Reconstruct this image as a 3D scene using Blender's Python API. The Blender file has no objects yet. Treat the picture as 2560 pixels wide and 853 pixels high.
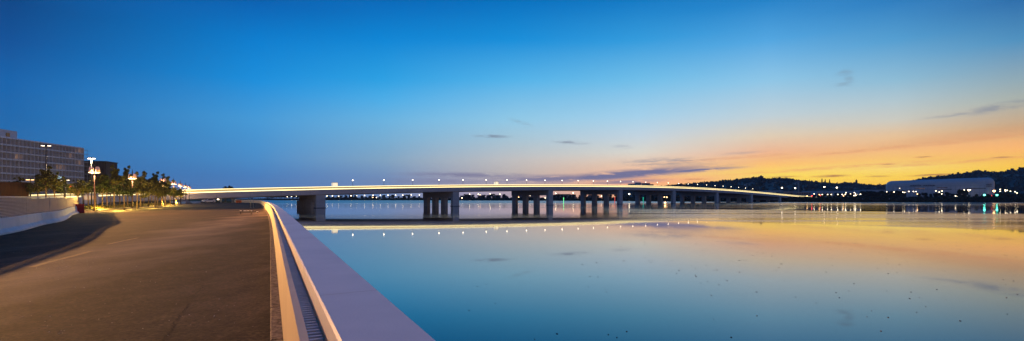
import bpy, bmesh, math, random
import numpy as np
from mathutils import Vector, noise
random.seed(7)
PI = math.pi
S = bpy.context.scene
COL = S.collection
F, CX, HY = 1280.0, 1280.0, 495.5      # focal length, centre and horizon of the photograph in its own pixels
CAMZ, WZ = 1.75, -2.65                 # camera and water heights; the road is z = 0

def at(x, y, Z): return Vector(((x-CX)/F*Z, Z, CAMZ-(y-HY)/F*Z))
def ground(x, y, z0=0.0):
    Z = (CAMZ-z0)*F/(y-HY)
    return Vector(((x-CX)/F*Z, Z, z0))
def lin(c):
    return tuple(((v/255)/12.92 if v/255 <= .04045 else ((v/255+.055)/1.055)**2.4) for v in c)

# ------------------------------------------------------------------ materials
def newmat(name):
    m = bpy.data.materials.new(name); m.use_nodes = True
    nt = m.node_tree
    for n in list(nt.nodes): nt.nodes.remove(n)
    out = nt.nodes.new('ShaderNodeOutputMaterial')
    return m, nt, out
def pm(name, c1, c2=None, scale=2.0, rough=.8, bump=0.0, metal=0.0, detail=6, stretch=(1,1,1), coords='Object', island=0.0, spec=.3, emis=None, es=0.0, bscale=None, trans=0.0):
    m, nt, out = newmat(name)
    N = nt.nodes.new; L = nt.links.new
    b = N('ShaderNodeBsdfPrincipled'); L(b.outputs[0], out.inputs[0])
    b.inputs['Roughness'].default_value = rough; b.inputs['Metallic'].default_value = metal
    b.inputs['Specular IOR Level'].default_value = spec
    c2 = c2 or tuple(v*.75 for v in c1)
    tc = N('ShaderNodeTexCoord'); mp = N('ShaderNodeMapping'); mp.inputs['Scale'].default_value = stretch
    L(tc.outputs[coords], mp.inputs[0])
    nz = N('ShaderNodeTexNoise'); nz.inputs['Scale'].default_value = scale; nz.inputs['Detail'].default_value = detail
    nz.inputs['Roughness'].default_value = .6
    L(mp.outputs[0], nz.inputs['Vector'])
    r = N('ShaderNodeValToRGB'); r.color_ramp.elements[0].position = .32; r.color_ramp.elements[1].position = .68
    r.color_ramp.elements[0].color = (*c1, 1); r.color_ramp.elements[1].color = (*c2, 1)
    L(nz.outputs['Fac'], r.inputs[0])
    src = r.outputs[0]
    if island:
        g = N('ShaderNodeNewGeometry'); mr = N('ShaderNodeMapRange')
        mr.inputs['To Min'].default_value = 1-island; mr.inputs['To Max'].default_value = 1+island
        L(g.outputs['Random Per Island'], mr.inputs[0])
        mx = N('ShaderNodeVectorMath'); mx.operation = 'SCALE'
        L(src, mx.inputs[0]); L(mr.outputs[0], mx.inputs['Scale']); src = mx.outputs[0]
    L(src, b.inputs['Base Color'])
    if bump:
        n2 = N('ShaderNodeTexNoise'); n2.inputs['Scale'].default_value = bscale or scale*8; n2.inputs['Detail'].default_value = 4
        L(mp.outputs[0], n2.inputs['Vector'])
        bp = N('ShaderNodeBump'); bp.inputs['Strength'].default_value = bump; bp.inputs['Distance'].default_value = .02
        L(n2.outputs['Fac'], bp.inputs['Height']); L(bp.outputs[0], b.inputs['Normal'])
    if emis:
        b.inputs['Emission Color'].default_value = (*emis, 1); b.inputs['Emission Strength'].default_value = es
    if trans: b.inputs['Transmission Weight'].default_value = trans
    return m

M = {}
M['concrete'] = pm('pale_concrete', (.34,.33,.33), (.26,.26,.27), .7, .75, .15, bscale=30)
M['pier'] = pm('pier_concrete', (.46,.46,.46), (.36,.36,.36), .35, .85, .2, bscale=12, stretch=(1,1,2.5))
M['deck_conc'] = pm('deck_concrete', (.54,.50,.50), (.43,.40,.40), .12, .8, .1, bscale=4, stretch=(1,1,3))
M['dark_conc'] = pm('wet_shaded_concrete', (.12,.115,.11), (.08,.08,.08), .3, .9)  # wet plinths and dark joints; on the left abutment it paints shade
M['wallface'] = pm('wall_render', (.62,.52,.34), (.54,.45,.29), 1.2, .55, .12, stretch=(1,1,.2), bscale=8)
M['coping'] = pm('coping_stone', (.58,.60,.62), (.47,.49,.52), .9, .45, .08, bscale=60, spec=.4)
M['kerb'] = pm('aggregate_kerb', (.30,.24,.18), (.035,.03,.028), 16, .9, .6, detail=5, bscale=60)
M['rib'] = pm('ribbed_steel', (.62,.66,.72), (.5,.54,.6), 3, .45, metal=.5)
M['barrier'] = pm('white_concrete', (.70,.70,.68), (.56,.56,.55), 1.1, .7, .15, bscale=14)
M['slat'] = pm('galvanised_slats', (.80,.79,.77), (.68,.67,.65), 2, .5, metal=.1)
M['post'] = pm('dark_post_paint', (.022,.02,.02), (.015,.014,.014), 4, .5)
M['rust'] = pm('weathering_steel', (.07,.03,.02), (.045,.02,.014), 3, .6)
M['steel'] = pm('grey_steel', (.35,.36,.38), (.28,.29,.31), 4, .4, metal=.6)
M['trunk'] = pm('bark', (.22,.15,.09), (.12,.08,.05), 6, .9, .5, stretch=(3,3,1))
M['leaf'] = pm('leaf_green', (.05,.06,.018), (.10,.09,.02), 1.5, .7, island=.5)
M['leaf2'] = pm('leaf_dark', (.022,.038,.016), (.04,.06,.02), 1.2, .75, island=.5)
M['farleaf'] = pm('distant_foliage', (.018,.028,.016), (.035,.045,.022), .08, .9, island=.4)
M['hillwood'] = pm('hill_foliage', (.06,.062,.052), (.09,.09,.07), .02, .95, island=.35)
M['cover'] = pm('ground_cover_leaves', (.05,.06,.012), (.12,.09,.02), .8, .7, island=.5)
M['grass'] = pm('lawn_grass', (.035,.06,.012), (.06,.08,.02), .25, .95, .4, bscale=6)
M['soil'] = pm('bank_soil', (.05,.05,.035), (.03,.035,.025), .05, .95, .3, bscale=.6)
M['soil2'] = pm('bed_soil', (.16,.07,.04), (.09,.04,.025), 1.5, .95, .5, bscale=12)
M['red'] = pm('red_plastic', (.50,.03,.02), (.38,.02,.015), 4, .45)
M['orange'] = pm('orange_plastic', (.75,.15,.02), (.55,.10,.015), 4, .5)
M['hut'] = pm('brown_cladding', (.08,.03,.018), (.04,.017,.012), 1.2, .7, stretch=(3,3,.3))
M['glassdark'] = pm('dark_window_glass', (.012,.014,.018), (.03,.03,.035), .25, .12, spec=.6)
M['windowdark'] = pm('dark_balcony_glass', (.02,.018,.018), (.07,.055,.045), .3, .5, spec=.15)  # dull dark brown glass of the apartment windows
M['facade'] = pm('facade_render', (.72,.66,.64), (.55,.50,.50), .35, .85)
M['slab'] = pm('balcony_concrete', (.86,.83,.81), (.74,.71,.70), .4, .8)
M['white'] = pm('white_wall', (.62,.60,.60), (.52,.50,.50), .3, .8)
M['shed'] = pm('pale_sheet_cladding', (.42,.42,.46), (.32,.32,.36), .1, .7)
M['pinkwall'] = pm('warm_render', (.38,.27,.24), (.28,.20,.18), .1, .85)
M['roof'] = pm('clay_roof', (.30,.10,.06), (.20,.07,.05), .4, .85)
M['darkroof'] = pm('dark_roof', (.06,.06,.065), (.04,.04,.045), .3, .8)
M['arena'] = pm('arena_shell', (.52,.47,.47), (.42,.38,.39), .03, .45)
M['ink'] = pm('dark_lettering', (.02,.02,.03), (.015,.015,.02), 1, .6)
M['carpaint'] = pm('silver_car_paint', (.60,.60,.62), (.55,.55,.57), 1, .3, metal=.3, spec=.5)
M['rubber'] = pm('tyre_rubber', (.02,.02,.02), (.015,.015,.015), 8, .8)
M['debris'] = pm('floating_leaf', (.20,.21,.21), (.10,.11,.12), 3, .9, island=.6)
M['pebble'] = pm('pale_pebble', (.45,.42,.38), (.3,.28,.25), 10, .9, island=.4)
M['brownblock'] = pm('timber_cladding', (.11,.07,.055), (.05,.032,.026), .5, .8, stretch=(4,4,.1))
def em(name, col, s): return pm(name, col, col, 1, .5, emis=col, es=s)
M['led'] = em('led_strip', (1,.80,.36), 2.3)
M['infillglow'] = em('emissive_railing_infill', (.85,.62,.28), .32)  # infill is no lamp; its emission stands in for light from the LED rails
M['lampwhite'] = em('lit_globe_white', (1,.82,.58), 8)
M['lampfar'] = em('lit_far_lamp', (1,.80,.52), 8)
M['lampwarm'] = em('lit_warm_lamp', (1,.55,.22), 9)
M['lampred'] = em('lit_red_lamp', (1,.05,.04), 9)
M['lampteal'] = em('lit_teal_lamp', (.12,1,.75), 9)
M['lampgreen'] = em('lit_green_lamp', (.15,.8,.25), 2.2)
M['shade'] = em('lit_lamp_shade', (.9,.5,.36), .16)
M['shadelow'] = em('lit_lamp_bottom', (1,.72,.42), 2)
M['flood'] = em('lit_floodlight', (1,.74,.42), 22)
M['signlit'] = em('lit_sign_panel', (.55,.85,.9), .7)
M['winlit'] = em('lit_window', (1,.62,.34), .45)
M['kiosk'] = em('lit_kiosk_panel', (1,.86,.62), .75)
M['markred'] = em('red_marker_light', (1,.10,.06), .8)
M['markteal'] = em('teal_marker_light', (.03,.55,.35), .8)

# asphalt with dust swathes
def asphalt():
    m, nt, out = newmat('asphalt')
    N = nt.nodes.new; L = nt.links.new
    b = N('ShaderNodeBsdfPrincipled'); L(b.outputs[0], out.inputs[0])
    b.inputs['Roughness'].default_value = .9; b.inputs['Specular IOR Level'].default_value = .15
    tc = N('ShaderNodeTexCoord')
    fine = N('ShaderNodeTexNoise'); fine.inputs['Scale'].default_value = 16; fine.inputs['Detail'].default_value = 6; fine.inputs['Roughness'].default_value = .75
    L(tc.outputs['Object'], fine.inputs['Vector'])
    r1 = N('ShaderNodeValToRGB'); r1.color_ramp.elements[0].position = .40; r1.color_ramp.elements[1].position = .62
    r1.color_ramp.elements[0].color = (.004,.004,.004,1); r1.color_ramp.elements[1].color = (.062,.041,.025,1)
    L(fine.outputs['Fac'], r1.inputs[0])
    blot = N('ShaderNodeTexNoise'); blot.inputs['Scale'].default_value = 2.6; blot.inputs['Detail'].default_value = 6; blot.inputs['Roughness'].default_value = .7
    L(tc.outputs['Object'], blot.inputs['Vector'])
    rb = N('ShaderNodeMapRange'); rb.inputs['From Min'].default_value = .35; rb.inputs['From Max'].default_value = .68; rb.inputs['To Min'].default_value = .38; rb.inputs['To Max'].default_value = 1.95
    L(blot.outputs['Fac'], rb.inputs[0])
    sc2 = N('ShaderNodeVectorMath'); sc2.operation = 'SCALE'; L(r1.outputs[0], sc2.inputs[0]); L(rb.outputs[0], sc2.inputs['Scale'])
    # broad patches
    mid = N('ShaderNodeTexNoise'); mid.inputs['Scale'].default_value = .35; mid.inputs['Detail'].default_value = 7; mid.inputs['Roughness'].default_value = .62
    mp0 = N('ShaderNodeMapping'); mp0.inputs['Rotation'].default_value = (0,0,math.radians(-35)); mp0.inputs['Scale'].default_value = (1.6,.45,1)
    L(tc.outputs['Object'], mp0.inputs[0]); L(mp0.outputs[0], mid.inputs['Vector'])
    r2 = N('ShaderNodeValToRGB'); r2.color_ramp.elements[0].position = .42; r2.color_ramp.elements[1].position = .72
    L(mid.outputs['Fac'], r2.inputs[0])
    # dust trail: a band along a line across the road
    sp = N('ShaderNodeSeparateXYZ'); L(tc.outputs['Object'], sp.inputs[0])
    a, c = ground(0, 720), ground(420, 600)
    d = (c-a).normalized(); nx, ny = -d.y, d.x; c0 = -(nx*a.x+ny*a.y)
    def math_(op, i0, i1=None, i2=None):
        n = N('ShaderNodeMath'); n.operation = op
        for k, v in enumerate((i0, i1, i2)):
            if v is None: continue
            if hasattr(v, 'is_linked') or hasattr(v, 'links'): L(v, n.inputs[k])
            else: n.inputs[k].default_value = v
        return n.outputs[0]
    wob = N('ShaderNodeTexNoise'); wob.inputs['Scale'].default_value = .16; wob.inputs['Detail'].default_value = 5
    L(tc.outputs['Object'], wob.inputs['Vector'])
    dist = math_('ADD', math_('ADD', math_('MULTIPLY', sp.outputs[0], nx), math_('MULTIPLY', sp.outputs[1], ny)), c0)
    dist = math_('ADD', dist, math_('MULTIPLY', math_('SUBTRACT', wob.outputs['Fac'], .5), 5.0))
    band = math_('SUBTRACT', 1.0, math_('MULTIPLY', math_('ABSOLUTE', dist), .42)); band = math_('MAXIMUM', band, 0.0)
    dust = math_('ADD', math_('MULTIPLY', r2.outputs[0], .42), math_('MULTIPLY', band, math_('ADD', math_('MULTIPLY', mid.outputs['Fac'], .9), .2)))
    dust = math_('MULTIPLY', dust, math_('ADD', fine.outputs['Fac'], .35))
    dust = math_('MAXIMUM', math_('MULTIPLY', math_('SUBTRACT', dust, .10), 1.25), 0.0)
    dust = math_('MINIMUM', dust, .8)
    mx = N('ShaderNodeMix'); mx.data_type = 'RGBA'
    L(math_('MULTIPLY', dust, .85), mx.inputs['Factor']); L(sc2.outputs[0], mx.inputs[6]); mx.inputs[7].default_value = (.30,.21,.13,1)
    L(mx.outputs[2], b.inputs['Base Color'])
    bp = N('ShaderNodeBump'); bp.inputs['Strength'].default_value = .55; bp.inputs['Distance'].default_value = .012
    L(fine.outputs['Fac'], bp.inputs['Height']); L(bp.outputs[0], b.inputs['Normal'])
    return m
M['asphalt'] = asphalt()

def watermat():
    m, nt, out = newmat('river_water')
    N = nt.nodes.new; L = nt.links.new
    b = N('ShaderNodeBsdfPrincipled'); L(b.outputs[0], out.inputs[0])
    b.inputs['Base Color'].default_value = (.006,.011,.020,1)
    b.inputs['IOR'].default_value = 1.38; b.inputs['Coat Weight'].default_value = .4; b.inputs['Coat IOR'].default_value = 1.33
    b.inputs['Specular IOR Level'].default_value = .75
    tc = N('ShaderNodeTexCoord'); sp = N('ShaderNodeSeparateXYZ'); L(tc.outputs['Object'], sp.inputs[0])
    def math_(op, i0, i1=None):
        n = N('ShaderNodeMath'); n.operation = op
        for k, v in enumerate((i0, i1)):
            if v is None: continue
            if hasattr(v, 'links'): L(v, n.inputs[k])
            else: n.inputs[k].default_value = v
        return n.outputs[0]
    def smooth(val, lo, hi):
        n = N('ShaderNodeMapRange'); n.interpolation_type = 'SMOOTHSTEP'
        n.inputs['From Min'].default_value = lo; n.inputs['From Max'].default_value = hi
        L(val, n.inputs[0]); return n.outputs[0]
    X, Y = sp.outputs[0], sp.outputs[1]
    mp = N('ShaderNodeMapping'); mp.inputs['Scale'].default_value = (.006,.05,1); mp.inputs['Rotation'].default_value = (0,0,math.radians(6))
    L(tc.outputs['Object'], mp.inputs[0])
    nz = N('ShaderNodeTexNoise'); nz.inputs['Scale'].default_value = 1; nz.inputs['Detail'].default_value = 4
    L(mp.outputs[0], nz.inputs['Vector'])
    wob = math_('MULTIPLY', math_('SUBTRACT', nz.outputs['Fac'], .5), 46.0)
    Yw = math_('ADD', Y, wob)
    # rippled tongue in mid river on the right, calm elsewhere
    wob = math_('MULTIPLY', math_('SUBTRACT', nz.outputs['Fac'], .5), 14.0)
    Yw = math_('ADD', math_('ADD', Y, wob), math_('MULTIPLY', math_('MAXIMUM', math_('SUBTRACT', X, 35.0), 0.0), .9))
    z1 = math_('MULTIPLY', smooth(Yw, 97, 103), math_('SUBTRACT', 1.0, smooth(Yw, 225, 260)))
    z1 = math_('MULTIPLY', z1, smooth(X, 10, 50))
    Yb = math_('ADD', Y, wob)
    z2 = math_('MULTIPLY', smooth(Yb, 112, 116), math_('SUBTRACT', 1.0, smooth(Yb, 130, 146)))
    z2 = math_('MULTIPLY', z2, math_('SUBTRACT', 1.0, smooth(X, 0, 30)))
    streak = smooth(nz.outputs['Fac'], .56, .60)
    z3 = math_('MULTIPLY', streak, smooth(Y, 170, 240))
    far = smooth(Y, 150, 420)
    z4 = smooth(math_('ADD', Y, wob), 440, 475)
    nf = N('ShaderNodeTexNoise'); nf.inputs['Scale'].default_value = 1; nf.inputs['Detail'].default_value = 3
    mpf = N('ShaderNodeMapping'); mpf.inputs['Scale'].default_value = (.003,.09,1); mpf.inputs['Rotation'].default_value = (0,0,math.radians(-4))
    L(tc.outputs['Object'], mpf.inputs[0]); L(mpf.outputs[0], nf.inputs['Vector'])
    z1 = math_('MULTIPLY', z1, math_('ADD', math_('MULTIPLY', smooth(nf.outputs['Fac'], .44, .56), .6), .4))
    r = math_('ADD', math_('ADD', .02, math_('MULTIPLY', smooth(Y, 40, 70), .010)), math_('MULTIPLY', far, .085))
    for z, w in ((z1, .13), (z2, .05), (z3, .06), (z4, .16)):
        r = math_('ADD', r, math_('MULTIPLY', z, w))
    L(r, b.inputs['Roughness']); L(r, b.inputs['Coat Roughness'])
    mp2 = N('ShaderNodeMapping'); mp2.inputs['Scale'].default_value = (.25,.5,1)
    L(tc.outputs['Object'], mp2.inputs[0])
    n2 = N('ShaderNodeTexNoise'); n2.inputs['Scale'].default_value = .5; n2.inputs['Detail'].default_value = 3
    L(mp2.outputs[0], n2.inputs['Vector'])
    bp = N('ShaderNodeBump'); bp.inputs['Strength'].default_value = .012; bp.inputs['Distance'].default_value = .03
    L(n2.outputs['Fac'], bp.inputs['Height']); L(bp.outputs[0], b.inputs['Normal'])
    return m
M['water'] = watermat()

# ------------------------------------------------------------------ mesh building
class MB:
    def __init__(s): s.v = []; s.f = []; s.sm = []
    def add(s, vs, fs, smooth=False):
        o = len(s.v); s.v += [tuple(v) for v in vs]
        for f in fs: s.f.append(tuple(i+o for i in f)); s.sm.append(smooth)
        return s
    def box(s, c, d, rz=0.0):
        ca, sa = math.cos(rz), math.sin(rz); vs = []
        for z in (-1, 1):
            for x, y in ((-1,-1),(1,-1),(1,1),(-1,1)):
                X, Y = x*d[0]/2, y*d[1]/2
                vs.append((c[0]+X*ca-Y*sa, c[1]+X*sa+Y*ca, c[2]+z*d[2]/2))
        return s.add(vs, [(0,3,2,1),(4,5,6,7),(0,1,5,4),(1,2,6,5),(2,3,7,6),(3,0,4,7)])
    def tube(s, pts, r, n=8, cap=True):
        if not hasattr(r, '__len__'): r = [r]*len(pts)
        pts = [Vector(p) for p in pts]; vs = []; fs = []
        for i, p in enumerate(pts):
            t = (pts[min(i+1, len(pts)-1)]-pts[max(i-1, 0)]).normalized()
            a = t.cross(Vector((0,0,1)))
            if a.length < .01: a = Vector((1,0,0))
            a.normalize(); b = t.cross(a)
            for k in range(n):
                an = 2*PI*k/n; vs.append(p+(a*math.cos(an)+b*math.sin(an))*r[i])
        for i in range(len(pts)-1):
            for k in range(n):
                k2 = (k+1) % n; fs.append((i*n+k, i*n+k2, (i+1)*n+k2, (i+1)*n+k))
        s.add(vs, fs, True)
        if cap:
            o = len(s.v)-len(vs)
            s.f.append(tuple(o+k for k in range(n))[::-1]); s.sm.append(False)
            s.f.append(tuple(o+(len(pts)-1)*n+k for k in range(n))); s.sm.append(False)
        return s
    def lathe(s, c, prof, n=16):
        vs = []; fs = []
        for r, z in prof:
            for k in range(n):
                a = 2*PI*k/n; vs.append((c[0]+r*math.cos(a), c[1]+r*math.sin(a), c[2]+z))
        for i in range(len(prof)-1):
            for k in range(n):
                k2 = (k+1) % n; fs.append((i*n+k, i*n+k2, (i+1)*n+k2, (i+1)*n+k))
        fs.append(tuple(range(n))[::-1]); fs.append(tuple((len(prof)-1)*n+k for k in range(n)))
        return s.add(vs, fs, True)
    def ball(s, c, r, n=10, sq=1.0):
        prof = [(max(.02*r, r*math.sin(PI*i/(n//2+1))), -r*sq*math.cos(PI*i/(n//2+1))) for i in range(n//2+2)]
        return s.lathe(c, prof, n)
    def sweep(s, pts, nrm, prof, closed=True, cap=True):
        """profile (d, z) carried along a plan path: d goes along the path's normal, z up"""
        n = len(prof); vs = []; fs = []
        for p, q in zip(pts, nrm):
            for d, z in prof: vs.append((p[0]+q[0]*d, p[1]+q[1]*d, (p[2] if len(p) > 2 else 0)+z))
        for i in range(len(pts)-1):
            for k in range(n if closed else n-1):
                k2 = (k+1) % n; fs.append((i*n+k, i*n+k2, (i+1)*n+k2, (i+1)*n+k))
        if cap and closed:
            fs.append(tuple(range(n))); fs.append(tuple((len(pts)-1)*n+k for k in range(n))[::-1])
        return s.add(vs, fs)
    def prism(s, poly, z0, z1):
        n = len(poly)
        vs = [(x, y, z0) for x, y in poly]+[(x, y, z1) for x, y in poly]
        fs = [tuple(range(n))[::-1], tuple(range(n, 2*n))]+[(k, (k+1) % n, n+(k+1) % n, n+k) for k in range(n)]
        return s.add(vs, fs)
    def quad(s, c, u, v): 
        return s.add([c-u-v, c+u-v, c+u+v, c-u+v], [(0,1,2,3)])
    def build(s, name, mat, parent=None, bevel=0.0, fix=True):
        me = bpy.data.meshes.new(name); me.from_pydata(s.v, [], s.f)
        me.polygons.foreach_set('use_smooth', s.sm)
        me.materials.append(M[mat] if isinstance(mat, str) else mat)
        if fix and len(s.f) < 60000:
            bm = bmesh.new(); bm.from_mesh(me)
            bmesh.ops.recalc_face_normals(bm, faces=bm.faces)
            bm.to_mesh(me); bm.free()
        o = bpy.data.objects.new(name, me); COL.objects.link(o)
        if parent: o.parent = parent
        if bevel:
            bv = o.modifiers.new('bevel', 'BEVEL'); bv.width = bevel; bv.segments = 2; bv.limit_method = 'ANGLE'
        return o
def tag(o, label, cat, group=None, kind=None):
    if label: o['label'] = label
    if cat: o['category'] = cat
    if group: o['group'] = group
    if kind: o['kind'] = kind
    return o
def thing(name, label, cat, loc=(0,0,0), rz=0, group=None):
    o = bpy.data.objects.new(name, None); COL.objects.link(o)
    o.location = loc; o.rotation_euler = (0,0,rz); o.empty_display_size = .2
    return tag(o, label, cat, group)
def dup(root, loc, rz=0, label=None, scale=1.0):
    r = root.copy(); COL.objects.link(r); r.location = loc; r.rotation_euler = (0,0,rz)
    r.scale = scale if hasattr(scale, '__len__') else (scale,)*3
    if label: r['label'] = label
    for ch in list(root.children):
        c = ch.copy(); COL.objects.link(c); c.parent = r
        for g in ch.children:
            d = g.copy(); COL.objects.link(d); d.parent = c
    return r
def struct(o, label=None, cat=None): return tag(o, label, cat, kind='structure')
ORD = 'first second third fourth fifth sixth seventh eighth ninth tenth eleventh twelfth thirteenth fourteenth fifteenth sixteenth seventeenth eighteenth nineteenth twentieth'.split()
def ordn(i):
    if i < 20: return ORD[i]
    t = (i+1)//10; u = (i+1) % 10
    return {2:'twenty', 3:'thirty', 4:'forty'}[t]+'-'+ORD[u-1] if u else {3:'thirtieth', 4:'fortieth'}[t]
def normals(pts):
    out = []
    for i in range(len(pts)):
        a, b = pts[max(i-1, 0)], pts[min(i+1, len(pts)-1)]
        dx, dy = b[0]-a[0], b[1]-a[1]; l = math.hypot(dx, dy)
        out.append((dy/l, -dx/l))
    return out
def catmull(P, n=8):
    out = []
    P = [Vector(p) for p in P]
    Q = [P[0]*2-P[1]]+P+[P[-1]*2-P[-2]]
    for i in range(1, len(Q)-2):
        for k in range(n):
            t = k/n
            out.append(.5*((2*Q[i])+(Q[i+1]-Q[i-1])*t+(2*Q[i-1]-5*Q[i]+4*Q[i+1]-Q[i+2])*t*t+(3*Q[i]-Q[i-1]-3*Q[i+1]+Q[i+2])*t**3))
    out.append(P[-1]); return out

# ------------------------------------------------------------------ quay line (its kerb foot)
qp = [(-4*(-604/1280), -4), (0*1.0, 0)]
def kx(x, Z): return ((x-CX)/F*Z, Z)
Q = [(1.888,-4,0), (0,0,0)]+[(*kx(x, Z), 0) for x, Z in ((676,4),(676,10),(675.5,18),(674.5,28),(672.6,39),(669,52),(664,68),(658.5,90),(655,112),(651.5,144),(648,163),(640,174),(627,182),(606,190),(585,197))]
QP = [tuple(p) for p in catmull(Q, 8)]
QN = normals(QP)
def qoff(d, i0=0, i1=None): return [(p[0]+n[0]*d, p[1]+n[1]*d) for p, n in list(zip(QP, QN))[i0:i1]]

# ------------------------------------------------------------------ the ground, road, river
def sheet(name, poly, z, mat, skirt=None, grow=0.0):
    mb = MB(); n = len(poly)
    mb.add([(x, y, z) for x, y in poly], [tuple(range(n))])
    if skirt is not None:
        cx_ = sum(p[0] for p in poly)/n; cy_ = sum(p[1] for p in poly)/n
        ar = sum(poly[i][0]*poly[(i+1) % n][1]-poly[(i+1) % n][0]*poly[i][1] for i in range(n))
        sg = 1 if ar > 0 else -1
        low = []
        for i in range(n):
            a, b = poly[i-1], poly[(i+1) % n]; dx, dy = b[0]-a[0], b[1]-a[1]; l = math.hypot(dx, dy) or 1
            low.append((poly[i][0]+sg*dy/l*grow, poly[i][1]-sg*dx/l*grow, skirt))
        vs = [(x, y, z) for x, y in poly]+low
        mb.add(vs, [(k, (k+1) % n, n+(k+1) % n, n+k) for k in range(n)])
    return struct(mb.build(name, mat))
bankL = [(-135,205), (-170,300), (-240,460), (-330,680), (-420,860), (-505,1040)]
land_left = qoff(.66)+bankL+[(-600,1140), (-3000,1140), (-3000,-60), (4.5,-60)]
sheet('ground', land_left, -.03, 'grass', -4.0, 0.0)
w = MB(); w.add([(-3400,-380,WZ),(3600,-380,WZ),(3600,1300,WZ),(-3400,1300,WZ)], [(0,1,2,3)])
struct(w.build('water', 'water'))
shoreP = [(-3000,1128)]+[(*kx(x, Z),) for x, Z in ((640,1128),(800,1110),(1000,1085),(1150,1010),(1300,930),(1500,820),(1650,705),(1850,615),(1950,588),(2050,568),(2200,548),(2380,528),(2560,508),(2800,470),(3200,400),(4200,310),(6500,260),(14500,230),(20000,205))]
shore = [tuple(p)[:2] for p in catmull([(*p, 0) for p in shoreP], 6)]
shore = [(x, y+4*noise.noise(Vector((x*.02, y*.02, 3)))) for x, y in shore]
shore = [p for p in shore if p[0] < 3500]
land_far = shore+[(3500,230), (3500,3100), (-3300,3100), (-3300,1128)]
sheet('far_bank', land_far, .35, 'soil', -3.4, -7.0)
sheet('terrain', [(-3300,-60),(-3000,-60),(-3000,1140),(-3300,1140)], -.04, 'grass')

bedF = [tuple(ground(x, y))[:2] for x, y in ((196,527.5),(240,525),(300,521),(360,517),(410,513.5),(440,511.5),(449,510.3))]
road = [(p[0]-n[0]*.0, p[1]-n[1]*.0) for p, n in zip(QP, QN)]+[(-150,215), (-140,200), (-118,180)]+bedF[::-1]+[(-75,66),(-100,50),(-100,-30),(16,-30)]
sheet('road', road, .0, 'asphalt')
# worn road markings and the crack in the asphalt
def ribbon(name, pts, wd, z, mat, jit=0.0):
    nr = normals(pts); mb = MB(); vs = []
    for p, n in zip(pts, nr):
        w0 = wd*(1+jit*random.uniform(-1, 1))/2
        vs += [(p[0]-n[0]*w0, p[1]-n[1]*w0, z), (p[0]+n[0]*w0, p[1]+n[1]*w0, z)]
    mb.add(vs, [(2*i, 2*i+1, 2*i+3, 2*i+2) for i in range(len(pts)-1)])
    return struct(mb.build(name, mat))
M['paint'] = pm('worn_yellow_paint', (.40,.24,.06), (.16,.12,.07), 5, .8)
M['crack'] = pm('open_crack', (.003,.003,.003), (.005,.004,.004), 9, 1)
ribbon('road_marking', [tuple(ground(x, y))[:2] for x, y in ((80,668),(130,654),(180,641),(229,628))], .16, .004, 'paint')
ribbon('road_marking', [tuple(ground(x, y))[:2] for x, y in ((270,611),(310,602),(345,595))], .12, .004, 'paint')
ck = []
cps = [(408,853),(425,828),(438,805),(452,786),(466,768),(470,756)]
def jag(cps):
    out = []
    for (a, b) in zip(cps, cps[1:]):
        for k in range(9):
            t = k/9; out.append(tuple(ground(a[0]+(b[0]-a[0])*t+random.uniform(-4.5,4.5), a[1]+(b[1]-a[1])*t))[:2])
    out.append(tuple(ground(*cps[-1]))[:2]); return out
ribbon('road_crack', jag(cps), .020, .004, 'crack', .7)
ribbon('road_crack', jag([(484,742),(494,732),(503,720),(508,712)]), .024, .004, 'crack', .7)

# pebbles and grit
def stones(name, n, box, zc, rng, mat, label, cat, flat=.5):
    mb = MB()
    for _ in range(n):
        p = box()
        r = random.uniform(*rng)
        vs = []; 
        for z, rr in ((0, 1), (flat*.7, .8), (flat, .2)):
            for k in range(5):
                a = 2*PI*k/5+random.uniform(-.3,.3); vs.append((p[0]+r*rr*math.cos(a), p[1]+r*rr*math.sin(a), zc+r*z))
        mb.add(vs, [(i*5+k, i*5+(k+1) % 5, i*5+5+(k+1) % 5, i*5+5+k) for i in range(2) for k in range(5)]+[(10,11,12,13,14)])
    return tag(mb.build(name, mat), label, cat, kind='stuff')
def peb():
    if random.random() < .35: p = ground(random.gauss(150,45), random.gauss(665,9))
    else: p = ground(random.uniform(20,660), random.uniform(560,840))
    return p
stones('gravel', 170, peb, 0, (.006,.013), 'pebble', 'pale grit and pebbles scattered on the dusty asphalt', 'gravel')

# ------------------------------------------------------------------ kerb and flood wall
def qsec(i0, i1): return QP[i0:i1], QN[i0:i1]
# arc-length resample so joints are regular
def resample(pts, step):
    out = [Vector(pts[0])]; acc = 0.0
    P = [Vector(p) for p in pts]
    for a, b in zip(P, P[1:]):
        l = (b-a).length
        while acc+l >= step:
            t = (step-acc)/l; a = a+(b-a)*t; l = (b-a).length; acc = 0.0; out.append(a.copy())
        acc += l
    return out
R5 = [tuple(p) for p in resample(QP, .5)]; N5 = normals(R5)
kb = MB(); i = 0
k0 = ground(690, 733)
gap = min(range(len(R5)), key=lambda i: (R5[i][0]-k0.x)**2+(R5[i][1]-k0.y)**2)
step = 4
i = gap % step
while i+step < len(R5):
    p, n = R5[i:i+step+1], N5[i:i+step+1]
    a, b = Vector(p[0]), Vector(p[1]); p = list(p); p[0] = tuple(a+(b-a)*.05); a, b = Vector(p[-1]), Vector(p[-2]); p[-1] = tuple(a+(b-a)*.05)
    kb.sweep(p, n, [(-.002,-.02),(-.002,.085),(.012,.10),(.134,.10),(.134,-.02)])
    i += step
struct(kb.build('kerb', 'kerb'))
fw = thing('flood_wall', 'long curving concrete quay wall with broad pale coping between road and river', 'wall')
b = MB(); b.sweep(QP, QN, [(.138,-.02),(.138,1.01),(.183,1.01),(.183,.88),(.281,.88),(.283,1.04),(.60,1.04),(.64,-4.0),(.138,-4.0)])
b.build('wall_face', 'wallface', fw)
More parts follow.
